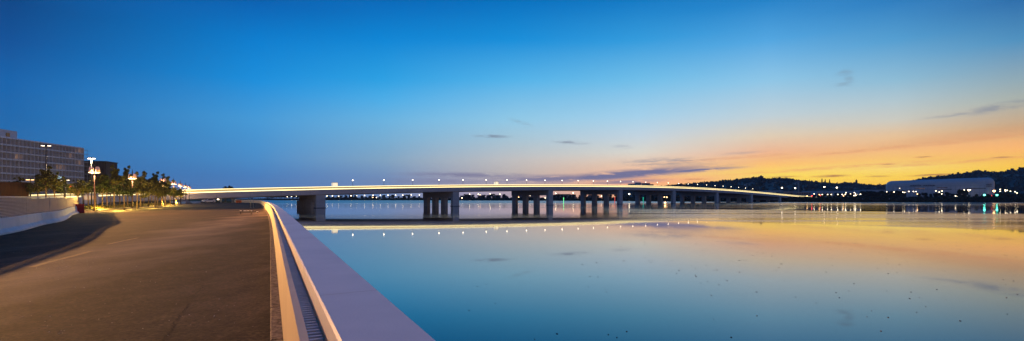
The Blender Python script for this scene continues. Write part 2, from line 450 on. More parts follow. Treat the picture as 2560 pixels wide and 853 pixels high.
b = MB(); b.sweep(QP, QN, [(.279,.985),(.279,1.098),(.291,1.11),(.662,1.118),(.672,1.106),(.672,1.0),(.605,.985)])
b.build('coping', 'coping', fw)
b = MB()
R = resample(QP, .075)[:480]; Rn = normals([tuple(p) for p in R])
for p, n in zip(R, Rn):
    a = math.atan2(n[1], n[0]); b.box((p.x+n[0]*.232, p.y+n[1]*.232, .908), (.094,.034,.06), a)
b.build('ribbed_channel', 'rib', fw)
b = MB()
for k in range(6, len(R5)-1, 10):      # sealed joints across the coping
    p, n = R5[k], N5[k]; tx, ty = -n[1]*.004, n[0]*.004
    b.add([(p[0]+n[0]*d_+sg*tx, p[1]+n[1]*d_+sg*ty, z_) for d_, z_, sg in ((.292,1.1112,-1),(.292,1.1112,1),(.661,1.1191,1),(.661,1.1191,-1))], [(0,1,2,3)])
b.build('coping_joint', 'pier', fw)

# ------------------------------------------------------------------ barrier run with slatted fence
BP = [(-13,6,0),(-19,15,0),(-25.2,25.4,0),(-30.6,33,0),(-34.3,38.6,0),(-39.5,45.2,0),(-46,53.2,0),(-52.2,61.6,0)]
BC = [tuple(p) for p in catmull(BP, 8)]; BN = normals(BC)     # normal points to the road side
cut = 8*3+1
prof = [(.30,-.01),(.30,.09),(.12,.26),(.07,.74),(.05,.78),(-.09,.78),(-.11,.74),(-.16,.26),(-.34,.09),(-.34,-.01)]
for (a, b_, lab) in ((0, cut+1, 'white concrete barrier run nearest the camera under the slatted fence'), (cut, len(BC), 'white concrete barrier run curving away to the red plastic barrier')):
    pts, nr = BC[a:b_], BN[a:b_]
    if a: p0, p1 = Vector(pts[0]), Vector(pts[1]); pts = [tuple(p0+(p1-p0)*.12)]+pts[1:]
    m = MB(); m.sweep(pts, nr, prof); o = m.build('concrete_barrier', 'barrier', bevel=.012)
    tag(o, lab, 'barrier', 'concrete barriers under the fence')
fe = thing('slatted_fence', 'grey metal fence of many thin horizontal slats on white concrete barriers', 'fence')
m = MB()
for k in range(14):
    z = .80+k*.073
    m.sweep(BC, BN, [(-.055,z+.002),(-.03,z+.044),(-.02,z+.042),(-.045,z-.002)])
m.sweep(BC, BN, [(-.07,1.80),(-.07,1.84),(.0,1.84),(.0,1.80)])
m.build('slat_panel', 'slat', fe)
def screenmat():
    m_, nt_, out_ = newmat('windbreak_mesh')
    d_ = nt_.nodes.new('ShaderNodeBsdfDiffuse'); t_ = nt_.nodes.new('ShaderNodeBsdfTranslucent'); x_ = nt_.nodes.new('ShaderNodeMixShader')
    d_.inputs[0].default_value = (.07,.07,.07,1); t_.inputs[0].default_value = (.16,.165,.17,1); x_.inputs[0].default_value = .35
    nt_.links.new(d_.outputs[0], x_.inputs[1]); nt_.links.new(t_.outputs[0], x_.inputs[2]); nt_.links.new(x_.outputs[0], out_.inputs[0])
    return m_
M['screen'] = screenmat()
sc_ = MB(); SP = resample(BC, .25); SN = normals([tuple(q) for q in SP])
vs_ = []
for i_, (q, n_) in enumerate(zip(SP, SN)):
    f_ = -.085+.018*math.sin(i_*1.9)+.012*math.sin(i_*.73)
    for z_ in (.80, 1.74): vs_.append((q.x+n_[0]*f_, q.y+n_[1]*f_, z_))
sc_.add(vs_, [(2*i_, 2*i_+2, 2*i_+3, 2*i_+1) for i_ in range(len(SP)-1)], True)
sc_.build('windbreak_mesh', 'screen', fe)
for i in range(1, len(BC)-1, 4):
    p, n = BC[i], BN[i]; m = MB(); m.box((p[0]-n[0]*.09, p[1]-n[1]*.09, 1.29), (.05,.05,1.04), math.atan2(n[1], n[0])); m.build('post', 'post', fe)
p = BC[-1]; m = MB(); m.box((p[0]-BN[-1][0]*.03, p[1]-BN[-1][1]*.03, 1.3), (.09,.05,1.06), math.atan2(BN[-1][1], BN[-1][0])); m.build('post', 'steel', fe)
m = MB(); RB = resample(BC, .45); m.sweep(BC, BN, [(-.02,.775),(.03,.775),(.03,.79),(-.02,.79)])
for q, n in zip(RB, normals([tuple(p) for p in RB])): m.box((q.x+n[0]*.01, q.y+n[1]*.01, .805), (.05,.05,.04))
m.build('fixing_rail', 'steel', fe)

# red barrier at its end
def plastic_barrier(loc, rz, mat, w, h, name, label, group=None):
    t = thing(name, label, 'barrier', loc, rz, group)
    m = MB()
    m.add([(-w/2,-.24,0),(w/2,-.24,0),(w/2,.24,0),(-w/2,.24,0),(-w/2,-.22,.16*h),(w/2,-.22,.16*h),(w/2,.22,.16*h),(-w/2,.22,.16*h),
           (-w*.47,-.09,.42*h),(w*.47,-.09,.42*h),(w*.47,.09,.42*h),(-w*.47,.09,.42*h),(-w*.47,-.07,h),(w*.47,-.07,h),(w*.47,.07,h),(-w*.47,.07,h)],
          [(0,3,2,1),(12,13,14,15)]+[(4*l+k, 4*l+(k+1) % 4, 4*l+4+(k+1) % 4, 4*l+4+k) for l in range(3) for k in range(4)])
    m.build('body', mat, t, bevel=.03)
    for sx in (-.27, .0, .27):
        m = MB(); m.box((sx*w, 0, h*.62), (.06*w, .21, .34*h)); m.build('rib', mat, t, bevel=.01)
    for sx in (-.25, .25):
        m = MB(); m.lathe((sx*w, 0, h), [(.05,0),(.05,.05),(.03,.06)], 8); m.build('filler_cap', mat, t)
    return t
g = ground(191, 533)
plastic_barrier((g.x+.2, g.y, 0), .75, 'red', 1.15, 1.05, 'plastic_barrier', 'red plastic water filled barrier at the end of the white concrete barrier')

# ------------------------------------------------------------------ the bridge
OB = lambda x: 25*(2700-x)/1900.0
ZB = lambda x: (CAMZ-WZ)*F/OB(x)
D = Vector((1420,1280,0)).normalized(); NB = Vector((-D.y, D.x, 0))     # along the bridge; across it, away from the camera
B0 = Vector(((800-CX)/F*ZB(800), ZB(800), 0))
def sx_(x): return (Vector(((x-CX)/F*ZB(x), ZB(x), 0))-B0).dot(D)
def xs(s):
    p = B0+D*s; return p
prof_px = [(60,487),(180,484.5),(296,480),(400,476.5),(500,474),(600,471),(700,468.5),(800,466.3),(900,465),(1000,464),(1200,462.2),(1300,461.7),(1400,461.7),(1500,462.3),(1600,463.6),(1700,467),(1800,472),(1900,480.3),(2000,489.3),(2030,491.7)]
ss = np.array([sx_(x) for x, y in prof_px]); zz = np.array([CAMZ-(y-HY)/F*ZB(x) for x, y in prof_px])
cf = np.polyfit(ss/100, zz, 5)
def ztop(s): return float(np.polyval(cf, s/100))
S0, S1 = sx_(60), sx_(2032)
# piers' own stations
pier_x = [(557,1.1),(586,1.1),(803,4.1),(1141,4.1),(1378,4.1),(1553.5,4.1),(1687,4.1),(1795,4.1),(1881,4.1),(1952,4.1)]
st = [S0+(S1-S0)*i/160 for i in range(161)]
def bp(s, n, z): q = B0+D*s+NB*n; return (q.x, q.y, z)
def bsweep(profile, stations=st):
    """profile of (across, height above the rail top) carried along the cambered deck"""
    m = MB(); n = len(profile); vs = []
    for s in stations:
        zt = ztop(s)
        for a, h in profile: vs.append(bp(s, a, zt+h))
    k_ = len(stations)
    fs = [(i*n+k, i*n+(k+1) % n, (i+1)*n+(k+1) % n, (i+1)*n+k) for i in range(k_-1) for k in range(n)]
    fs += [tuple(range(n)), tuple((k_-1)*n+k for k in range(n))[::-1]]
    m.add(vs, fs); return m
BW = 40.0
br = thing('river_bridge', 'long low concrete bridge with lit railings arching across the river on square piers', 'bridge')
bsweep([(.0,-1.35),(.0,-3.45),(.5,-3.75),(7,-3.95),(BW-7,-3.95),(BW-.5,-3.75),(BW,-3.45),(BW,-1.35),(BW-.4,-1.3),(BW-.4,-1.5),(.4,-1.5),(.4,-1.3)]).build('deck', 'deck_conc', br)
for a, nm in ((.05,0),(BW-.05,1)):
    bsweep([(a-.05,-.22),(a-.05,0),(a+.08,0),(a+.08,-.22)]).build('light_strip', 'led', br)
    bsweep([(a-.05,-1.28),(a-.05,-.96),(a+.08,-.96),(a+.08,-1.28)]).build('light_strip', 'led', br)
    pn = bsweep([(a-.0,-.95),(a-.0,-.23),(a+.03,-.23),(a+.03,-.95)]); pn.build('railing_panel', 'infillglow', br)
# fascia joints
m = MB()
s = S0+6
while s < S1:
    z = ztop(s); q = bp(s, -.004, z-2.4); m.box(q, (.05,.02,2.05), math.atan2(D.y, D.x)); s += 12.0
m.build('panel_joint', 'dark_conc', br)
def ang(): return math.atan2(D.y, D.x)
depths = {803:23, 1141:31, 1378:36, 1553.5:38, 1687:38, 1795:38, 1881:38, 1952:38}
for x, wd in pier_x:
    s = sx_(x); zt = ztop(s)-3.8
    if wd < 2:
        for nn in (3, 14, 27):
            m = MB(); q = B0+D*s+NB*nn; m.tube([(q.x,q.y,-.1),(q.x,q.y,zt+.2)], .38, 12); m.build('column', 'pier', br)
        continue
    dp = depths[x]
    pr = thing('pier', None, None); del_ = pr; pr.parent = br
    zb = WZ-2.0
    m = MB(); q = B0+D*s+NB*1.35; m.box((q.x,q.y,(zb+zt+.2)/2), (wd,2.2,zt+.2-zb), ang()); m.build('column', 'pier', pr, bevel=.08)
    m = MB(); q = B0+D*s+NB*(2.46+(dp-2.46)/2)
    m.box((q.x,q.y,zt-1.5), (wd*.72,dp-2.5,3.2), ang()); m.build('cross_beam', 'pier', pr)
    nn = 3 if dp > 25 else 2
    for k in range(nn):
        cw = 3.7
        off = wd+.25+(dp-wd-.4)*(k+1)/nn-cw/2 if k < nn else 0
        m = MB(); q = B0+D*s+NB*off
        m.box((q.x,q.y,(zb+zt-2.4)/2), (2.2 if dp > 25 else 3.3,cw if dp > 25 else (dp-wd)/2-.4,zt-2.4-zb), ang()); m.build('column', 'pier', pr, bevel=.08)
    # tide line plinth
    m = MB(); q = B0+D*s+NB*1.35; m.box((q.x,q.y,WZ+.05), (wd+.5,2.7,.35), ang()); m.build('plinth', 'dark_conc', pr)
# abutment under the left end and at the far end
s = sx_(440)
m = MB(); q = B0+D*(s-32)+NB*(BW/2); m.box((q.x,q.y,(ztop(s-32)-4)/2), (60,BW-3,ztop(s-32)-4), ang()); m.build('abutment', 'dark_conc', br)  # darker concrete puts the shade under the deck into the abutment's colour
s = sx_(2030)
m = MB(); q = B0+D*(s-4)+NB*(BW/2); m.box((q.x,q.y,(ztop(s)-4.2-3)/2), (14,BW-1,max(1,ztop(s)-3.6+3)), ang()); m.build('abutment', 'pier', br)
# small hanging lamp below the deck
q = bp(sx_(547), 1.2, ztop(sx_(547))-3.78)
t = thing('soffit_lamp', 'small white lamp hanging under the left end of the bridge deck', 'lamp', q)
m = MB(); m.tube([(0,0,0),(0,0,-.14)], .03, 6); m.build('stem', 'steel', t)
m = MB(); m.lathe((0,0,-.42), [(.34,0),(.38,.1),(.2,.28)], 12); m.build('lamp_head', 'lampwhite', t)
# bridge lamps, 15 m apart along the middle of the deck
def street_lamp(loc, h, r, head='lampwhite', label='', group=None, name='street_lamp', pr=.07):
    t = thing(name, label, 'street lamp', loc, 0, group)
    m = MB(); m.tube([(0,0,0),(0,0,h*.5),(0,0,h-r*.8)], [pr*1.3, pr, pr*.8], 6); m.build('pole', 'post', t)
    m = MB(); m.ball((0,0,h), r, 8); m.build('lamp_head', head, t)
    m = MB(); m.lathe((0,0,h+r*.7), [(r*.9,0),(r*.75,r*.3),(.03,r*.55)], 8); m.build('cap', 'post', t)
    return t
lx = [884,962,1034,1100,1160,1218,1270,1319,1365,1408,1448,1486,1521,1554,1585,1617,1646,1673,1699,1723,1746,1769,1790,1810,1830,1849,1866,1884]
proto = None
for i, x in enumerate(lx):
    s = sx_(x); ss_ = s-9.0*0; 
    q = bp(s, .9, ztop(s)-1.5); tall = (4.3 if i < 12 else 3.9)
    lab = 'white globe lamp on the bridge, %s along its lit railing counted from the quay' % ordn(i)
    if proto is None: proto = street_lamp(q, 4.2, .26, 'lampwhite', lab, 'globe lamps along the bridge')
    else: dup(proto, q, 0, lab)
# lit kiosks on the deck
for x, w_, lab in ((847,2.3,'pale lit shelter box on the bridge above the first river pier'), (1253,2.2,'pale lit shelter box on the bridge deck near mid river')):
    s = sx_(x); q = Vector(bp(s, 4.5, ztop(s)-1.5)); t = thing('lit_shelter', lab, 'shelter', q, ang(), 'lit shelters on the bridge')
    m = MB(); m.box((0,0,1.75), (w_,1.4,2.9)); m.build('panel', 'kiosk', t)
    m = MB(); m.box((0,0,3.27), (w_+.3,1.7,.12)); m.build('roof', 'steel', t)
    for sx in (-1, 1):
        m = MB(); m.box((sx*(w_/2+.04),-.72,1.65), (.08,.08,3.2)); m.build('frame', 'post', t)
# navigation posts under the arches
for x, yb, yt, mt, nm, lab, w_ in ((1409,509,496.5,'lampgreen','green','green navigation post between the third and fourth bridge piers',.5),(1608,507,495.5,'markteal','teal','teal lit navigation post right of the fourth bridge pier',1.0),(1537,507,495.5,'markred','red','red lit navigation post just left of the fourth bridge pier',.75),(1737,506.5,495,'markred','red','red lit navigation post right of the fifth bridge pier',.75)):
    Z = (CAMZ-WZ)*F/(yb-HY); p = at(x, yb, Z); h = (yb-yt)/F*Z
    t = thing('navigation_post', lab, 'navigation post', (p.x,p.y,WZ))
    m = MB(); m.tube([(0,0,-1),(0,0,h)], w_*.35, 10); m.build('pole', mt, t)
    m = MB(); m.lathe((0,0,h), [(w_*.6,0),(w_*.6,.5),(w_*.1,.9)], 10); m.build('topmark', mt, t)

# ------------------------------------------------------------------ trees
def make_tree(seed, H=7.5, W=2.2, leaves=2200, leaf=.2, mat='leaf', spire=.35, trunk_r=.13, name='tree'):
    rnd = random.Random(seed)
    t = thing(name, '', 'tree')
    th = H*.48
    m = MB(); bend = rnd.uniform(-.2,.2)
    m.tube([(0,0,-.1),(bend*.3,0,th*.5),(bend*.6,.05,th),(bend,.1,H*.62),(bend*1.2,.0,H*.85)], [trunk_r*1.25,trunk_r,trunk_r*.85,trunk_r*.5,trunk_r*.15], 8)
    limbs = []
    for k in range(9):
        a = 2.4*k+rnd.uniform(-.4,.4); z0 = th+rnd.uniform(-.1,.2)*H*.4
        rr = W*rnd.uniform(.55,1.0); z1 = z0+H*rnd.uniform(.08,.30)
        e = (math.cos(a)*rr, math.sin(a)*rr, z1); limbs.append(((bend*.6,0,z0), e))
        m.tube([(bend*.6,0,z0), (e[0]*.5,e[1]*.5,(z0+z1)/2+.05), e], [trunk_r*.45,trunk_r*.3,trunk_r*.1], 5, False)
    for k in range(3):
        a = rnd.uniform(0, 6.28); rr = W*spire*rnd.uniform(.3,1); e = (math.cos(a)*rr+bend, math.sin(a)*rr, H*rnd.uniform(.86,1.0)); limbs.append(((bend,0,H*.6), e))
        m.tube([(bend,0,H*.55), e], [trunk_r*.3,trunk_r*.08], 5, False)
    m.build('trunk', 'trunk', t)
    c = MB(); clumps = []
    for (a, b_) in limbs:
        a, b_ = Vector(a), Vector(b_)
        top = b_.z > H*.84
        for k in range(8 if top else 5):
            u = rnd.uniform(.3 if top else .45, 1.08); q = a+(b_-a)*u+Vector((rnd.gauss(0,.25),rnd.gauss(0,.25),rnd.gauss(0,.22)))*W*(.28 if top else .5)
            if q.z < th*.92: q.z = th*.92+rnd.uniform(0,.4)
            clumps.append((q, W*rnd.uniform(.13,.27)*(1.0 if q.z < H*.7 else .42)))
    for i in range(leaves):
        q, r = clumps[rnd.randrange(len(clumps))]
        d = Vector((rnd.gauss(0,1),rnd.gauss(0,1),rnd.gauss(0,.8))).normalized()*r*rnd.uniform(.3,1.15)
        u = Vector((rnd.uniform(-1,1),rnd.uniform(-1,1),rnd.uniform(-.6,.6))).normalized(); v = u.cross(Vector((rnd.uniform(-1,1),rnd.uniform(-1,1),rnd.uniform(-1,1)))).normalized()
        l = leaf*rnd.uniform(.6,1.2)
        c.add([q+d-u*l, q+d+v*l*.45, q+d+u*l, q+d-v*l*.45], [(0,1,2,3)])
    c.build('crown', mat, t, fix=False)
    return t
protos = [make_tree(k, 7.5, 2.75, 4600, .21, 'leaf' if k % 2 else 'leaf2', .35) for k in (1,2,3,4)]
Hs = 7.5
TL = [ # x, top y, base y->Z, prototype, label
 (47,441,84,0,'small dark tree just right of the brown site hut'),
 (93,437,84,1,'bushy dark tree in front of the scaffolded apartment block, leftmost of its clump'),
 (116,418,80,2,'tallest dark tree in front of the scaffolded apartment block'),
 (137,434,88,3,'bushy dark tree in front of the apartment block, rightmost of its clump'),
 (160,452,112,1,'low tree with orange lit leaves under the far end of the apartment block'),
 (196,448,104,0,'small tree left of the nearest twin headed lamp'),
 (221,452,112,2,'thin tree just behind the nearest twin headed lamp'),
 (256,442,84,3,'lit tree just right of the nearest twin headed lamp with warm trunk'),
 (268,436,92,1,'green tree with bright yellow trunk right of the nearest twin headed lamp'),
 (285,417,86,2,'tall dark tree rising between the first two twin headed lamps'),
 (300,448,104,0,'half hidden tree behind the tall dark tree between the first two lamps'),
 (319,419,98,3,'tall wispy dark tree just left of the second twin headed lamp'),
 (311,452,76,1,'small tree with bright yellow lit crown beside the second twin headed lamp'),
 (351,426,96,0,'wispy tree leaning just right of the second twin headed lamp'),
 (343,456,84,2,'tree with lit yellow trunk below the second twin headed lamp'),
 (371,447,104,1,'round crowned tree midway between second and third lamps'),
 (388,433,100,3,'tall dark tree left of the third lamp'),
 (394,458,92,0,'tree with orange lit trunk left of the third lamp'),
 (413,437,118,2,'dark tree rising directly behind the third lamp'),
 (404,462,112,1,'low tree under the third lamp of the promenade'),
 (426,461,120,3,'yellow lit tree against the left end of the bridge railing'),
 (441,468,134,0,'small lit tree between the fourth and fifth lamps'),
 (452,474,150,2,'smallest lit tree near the white planter wall'),
]
free = protos[:]; usedp = set()
for i, (x, ty, Z, k, lab) in enumerate(TL):
    H = CAMZ-(ty-HY)/F*Z; sc = H/Hs; p = at(x, HY, Z)
    wsc = sc*random.uniform(.85,1.1)*(1.15 if ty > 445 else .95)
    if k not in usedp: o = protos[k]; usedp.add(k); o.location = (p.x,p.y,0); o.scale = (wsc,wsc,sc); o.rotation_euler.z = i*.7
    else: o = dup(protos[k], (p.x,p.y,0), i*1.3, None, (wsc,wsc,sc))
    o['label'] = lab; o['group'] = 'trees along the promenade'
# more slender trunks behind, part of the same grove
for j, (x, ty, Z) in enumerate(((331,449,118),(360,452,126),(379,454,132),(240,446,120),(277,448,122),(208,450,126))):
    H = CAMZ-(ty-HY)/F*Z; sc = H/Hs; p = at(x, HY, Z)
    dup(protos[j % 4], (p.x,p.y,0), j*2.1, 'young grove tree in the back row, %s from the apartment block side' % ordn(sorted((331,360,379,240,277,208)).index(x)), (sc,sc,sc))

# ground cover and planting bed
bed = bedF+[(a[0]-9, a[1]+5) for a in bedF[::-1]]
sheet('planting_bed', bed, .03, 'soil2', -.05, .0)
m = MB(); rnd = random.Random(5)
for i in range(15000):
    t = rnd.random(); j = min(int(t*(len(bedF)-1)), len(bedF)-2); u = t*(len(bedF)-1)-j
    a = Vector((*bedF[j],0)); b_ = Vector((*bedF[j+1],0)); w_ = rnd.uniform(.06,1)**.9
    q = a+(b_-a)*u+Vector((-9,5,0))*w_
    h = (.22+.32*noise.noise(Vector((q.x*.35,q.y*.35,0))))*rnd.uniform(.2,1.2)+.1
    if w_ < .22: h *= w_/.22
    q.z = .03+max(.03,h)
    uu = Vector((rnd.uniform(-1,1),rnd.uniform(-1,1),rnd.uniform(-.2,.9))).normalized()*.15; vv = uu.cross(Vector((rnd.uniform(-1,1),rnd.uniform(-1,1),.3))).normalized()*.06
    m.add([q-uu, q+vv, q+uu, q-vv], [(0,1,2,3)])
tag(m.build('ground_cover', 'cover', fix=False), 'low yellow green ground cover filling the bed along the road edge', 'ground cover', kind='stuff')
M['lightstone'] = pm('pale_kerb_stone', (.20,.18,.16), (.14,.12,.11), 2, .8)
m = MB(); bn = normals([(*p,0) for p in bedF]); 
m.sweep([(*p,0) for p in bedF], bn, [(-.01,-.02),(-.01,.12),(.16,.12),(.16,-.02)]); struct(m.build('kerb', 'lightstone'))

# white planter wall near the bridge
t = thing('planter_wall', 'low white concrete planter wall beyond the last trees', 'planter')
a, b_ = ground(449,510.2), ground(500,508.0); c_ = ground(428,509.0)
m = MB(); dd = (b_-a); m.box(tuple((a+b_)/2+Vector((0,0,.32))), (dd.length,.35,.64), math.atan2(dd.y,dd.x)); m.build('front_wall', 'barrier', t, bevel=.02)
dd = (a-c_); m = MB(); m.box(tuple((a+c_)/2+Vector((-.3,.2,.32))), (dd.length-.5,.35,.64), math.atan2(dd.y,dd.x)); m.build('side_wall', 'slab', t, bevel=.02)
for x, lab in ((462,'pale mound of sand behind the white planter wall'),):
    p = at(x, HY, 160); m = MB(); m.lathe((p.x,p.y,0), [(2.2,0),(1.8,.35),(1.1,.8),(.5,1.15),(.1,1.25)], 12); tag(m.build('sand_pile', 'lightstone'), lab, 'sand pile')

# ------------------------------------------------------------------ promenade lamps
def twin_lamp(loc, label, rz, group):
    t = thing('promenade_lamp', label, 'street lamp', loc, rz, group)
    m = MB(); m.tube([(0,0,0),(0,0,.6),(0,0,6.2)], [.12,.10,.07], 10); m.build('pole', 'rust', t)
    m = MB(); m.lathe((0,0,6.2), [(.10,0),(.05,.35),(.015,.7)], 8); m.build('finial', 'post', t)
    for sx in (-1, 1):
        m = MB(); m.tube([(0,0,5.95),(sx*.36,0,6.0)], .035, 6); m.build('arm', 'post', t)
        m = MB(); m.lathe((sx*.37,0,5.25), [(.29,.06),(.26,.4),(.23,.70),(.12,.80)], 14); sh = m.build('lamp_shade', 'shade', t)
        m = MB(); m.lathe((sx*.37,0,5.22), [(.24,-.05),(.31,0),(.31,.05)], 14); m.build('lit_rim', 'shadelow', sh)
    return t
RL = [(236,70),(331,91),(407,111),(434,129),(451,148),(464,167),(473,187)]
proto = None; lamp_pos = []
for i, (x, Z) in enumerate(RL):
    p = at(x, HY, Z); p.z = 0; lab = 'twin headed promenade lamp with pink lit shades, %s from the camera' % ordn(i)
    if proto is None: proto = twin_lamp(p, lab, .25, 'promenade lamps along the road')
    else: dup(proto, p, .25-.05*i, lab)
    lamp_pos.append(p+Vector((0,0,5.0)))
def mast_lamp(x, y, Z, sep, mat, label, arm=.9):
    p = at(x, y, Z); h = p.z
    t = thing('tall_street_lamp', label, 'street lamp', (p.x,p.y,0), .15)
    m = MB(); m.tube([(0,0,0),(0,0,h*.5),(0,0,h+.25)], [.14,.11,.08], 8); m.build('pole', 'post', t)
    for sx in (-1, 1):
        m = MB(); m.tube([(0,0,h+.05),(sx*sep,0,h+.05)], .04, 6); m.build('arm', 'post', t)
        m = MB(); m.box((sx*sep,0,h+.02), (.58,.32,.12)); hd = m.build('lamp_head', 'post', t)
        m = MB(); m.box((sx*sep,0,h-.06), (.48,.26,.05)); m.build('lens', mat, hd)
    return p
pf = mast_lamp(229, 396, 108, .45, 'flood', 'tall mast with glaring twin floodlights above the nearest promenade lamp')
mast_lamp(115, 364, 100, .55, 'lampwhite', 'tall dark mast lamp standing against the apartment facade')
mast_lamp(163, 450, 110, .5, 'lampwhite', 'shorter twin lamp below the far end of the apartment block')
mast_lamp(76, 449, 92, .4, 'lampwarm', 'warm lit twin lamp between the site hut and the dark tree clump')
pL = at(-402, 250, 51); pL = Vector((-67,51,11))
t = thing('tall_street_lamp', 'sodium street lamp behind the slatted fence, beyond the left edge', 'street lamp', (-67,51,0))
m = MB(); m.tube([(0,0,0),(0,0,5),(0,0,11)], [.14,.11,.08], 8); m.build('pole', 'post', t)
m = MB(); m.box((.3,0,11.0), (.8,.35,.14)); hd = m.build('lamp_head', 'post', t); m = MB(); m.box((.3,0,10.91), (.6,.28,.04)); m.build('lens', 'flood', hd)
for x, y, mt, lab in ((176,467,'lampred','small red lamp left of the nearest promenade lamp behind the trees'),(210,468,'lampteal','small green lamp left of the nearest promenade lamp behind the trees')):
    p = at(x, y, 118); street_lamp((p.x,p.y,0), p.z, .2, mt, lab, None, 'signal_lamp', .05)
# lit low windows strip beyond the lawn (a lit pavilion)
t = thing('lit_pavilion', 'low pavilion with glowing glazing behind the trees left of the bridge', 'pavilion')
a, b_ = at(214,HY,150), at(236,HY,146)
c_ = (a+b_)/2; m = MB(); m.box((c_.x,c_.y,1.6), (3.2,3,3.2), .4); m.build('wall', 'facade', t)
m = MB(); m.box((c_.x+.9,c_.y-1.62,1.9), (2.6,.1,1.1), .4); m.build('window', 'winlit', t)

# ------------------------------------------------------------------ car, barriers, posts by the bridge
def make_car(loc, rz):
    t = thing('parked_car', 'silver hatchback facing the camera beside the planter wall below the bridge', 'car', loc, rz)
    L_, W_ = 4.1, 1.75
    side = [(-2.05,.35),(-2.05,.78),(-1.9,.93),(-1.0,1.0),(-.35,1.48),(1.2,1.50),(1.85,1.02),(2.05,.95),(2.05,.35)]
    m = MB(); n = len(side); vs = []
    for y, k in ((-W_/2,.0),(-W_/2+.06,0),(W_/2-.06,0),(W_/2,0)):
        for x, z in side:
            tuck = .14 if z > 1.05 else 0
            yy = y-(math.copysign(tuck, y)); vs.append((x, yy, z))
    fs = [tuple(range(n)), tuple(range(3*n,4*n))[::-1]]+[(i*n+k, i*n+(k+1) % n, (i+1)*n+(k+1) % n, (i+1)*n+k) for i in range(3) for k in range(n)]
    m.add(vs, fs); m.build('body', 'carpaint', t, bevel=.04)
    def pl(name, pts, mat, off): 
        m = MB(); q = [Vector(p) for p in pts]; nrm = (q[1]-q[0]).cross(q[2]-q[0]).normalized()*off
        m.add([p for p in q]+[p+nrm for p in q], [(0,1,2,3),(7,6,5,4),(0,4,5,1),(1,5,6,2),(2,6,7,3),(3,7,4,0)]); return m.build(name, mat, t)
    pl('windscreen', [(-1.0,-.66,1.03),(-1.0,.66,1.03),(-.42,.6,1.45),(-.42,-.6,1.45)], 'glassdark', -.03)
    pl('rear_window', [(1.80,.64,1.08),(1.80,-.64,1.08),(1.28,-.6,1.45),(1.28,.6,1.45)], 'glassdark', -.03)
    for sy in (-1, 1):
        pl('side_window', [(-.75,sy*.885,1.04),(1.5,sy*.885,1.04),(1.1,sy*.76,1.42),(-.3,sy*.76,1.42)], 'glassdark', .02*sy)
        m = MB(); m.box((-2.05,sy*.62,.74), (.06,.34,.15)); m.build('headlight', 'glassdark', t)
        m = MB(); m.box((-.85,sy*.98,1.02), (.12,.18,.12)); m.build('wing_mirror', 'carpaint', t)
        for x in (-1.3, 1.3):
            m = MB(); m.tube([(x,sy*.70,.32),(x,sy*.90,.32)], .32, 16); wh = m.build('wheel', 'rubber', t)
            m = MB(); m.tube([(x,sy*.89,.32),(x,sy*.915,.32)], .19, 12); m.build('rim', 'steel', wh)
    m = MB(); m.box((-2.075,0,.62), (.05,.9,.12)); m.build('grille', 'ink', t)
    m = MB(); m.box((-2.09,0,.47), (.03,.5,.11)); m.build('number_plate', 'white', t)
    return t
p = ground(521, 507.9); make_car((p.x,p.y,0), math.radians(52))
proto = None
for k in range(6):
    Z = 190+.6*k; p = at(593+k*5.4, HY, Z); p.z = 0
    lab = 'orange plastic barrier below the bridge, %s from the left of its row' % ordn(k)
    if proto is None: proto = plastic_barrier(p, .3, 'orange', .95, 1.0, 'plastic_barrier', lab, 'orange barriers below the bridge')
    else: dup(proto, p, .3+.3*((k*7) % 3-1), lab)
for x, lab in ((626.5,'slim galvanised post on the road, left one of the pair before the quay wall'),(633.5,'slim galvanised post on the road, right one of the pair before the quay wall')):
    p = ground(x, 519.5); t = thing('slim_post', lab, 'post', p, 0, 'pair of slim posts on the road')
    m = MB(); m.tube([(0,0,0),(0,0,1.95)], .032, 8); m.build('pole', 'steel', t)
    m = MB(); m.box((0,0,.012), (.22,.22,.024)); m.build('base_plate', 'steel', t)
p = ground(615, 535.5); t = thing('low_rail', 'low portable rail with white reflective plates standing on the road', 'rail', p, -.05)
m = MB(); m.box((0,0,.16), (1.5,.03,.025)); m.box((0,0,.30), (1.5,.03,.025)); m.build('rail', 'post', t)
for sx in (-.6, .6):
    m = MB(); m.box((sx,0,.17), (.04,.05,.34)); m.box((sx,0,.015), (.05,.36,.03)); m.build('leg', 'post', t)
M['reflect'] = pm('white_reflector', (.85,.85,.82), (.8,.8,.78), 3, .3)
for x_ in (-.58,-.12,.22,.62):
    m = MB(); m.box((x_,-.01,.365), (.26 if x_ > -.3 and x_ < .5 else .16,.05,.055)); m.build('reflector', 'reflect', t)
p = ground(643.5, 531.5); t = thing('road_stud', 'small white marker block on the road beside the low rail', 'marker', p)
m = MB(); m.box((0,0,.11), (.2,.14,.05)); m.build('reflector', 'reflect', t, bevel=.01)
m = MB(); m.box((0,0,.042), (.12,.12,.084)); m.build('foot', 'post', t)

# ------------------------------------------------------------------ buildings on the left
t = thing('site_hut', 'dark brown site hut with pale flat roof edge behind the slatted fence', 'hut', (-80.6,81,0), .78)
m = MB(); m.box((-4.2,3,2.15), (14.5,6,4.3)); m.build('wall', 'hut', t)
m = MB(); m.box((-6.6,3,4.62), (10,6.6,.55)); m.build('roof', 'slab', t, bevel=.03)
for x_ in (-1.5,-5.2):
    m = MB(); m.box((x_,-.03,2.2), (2.6,.12,1.3)); w_ = m.build('window', 'glassdark', t)
    m = MB()
    for sx in (-1.33, 1.33): m.box((x_+sx,-.06,2.2), (.08,.1,1.45))
    m.box((x_,-.06,1.5), (2.74,.1,.08)); m.build('frame', 'rust', w_)
m = MB(); m.box((1.6,-.03,1.3), (1.0,.1,2.3)); m.build('door', 'rust', t)

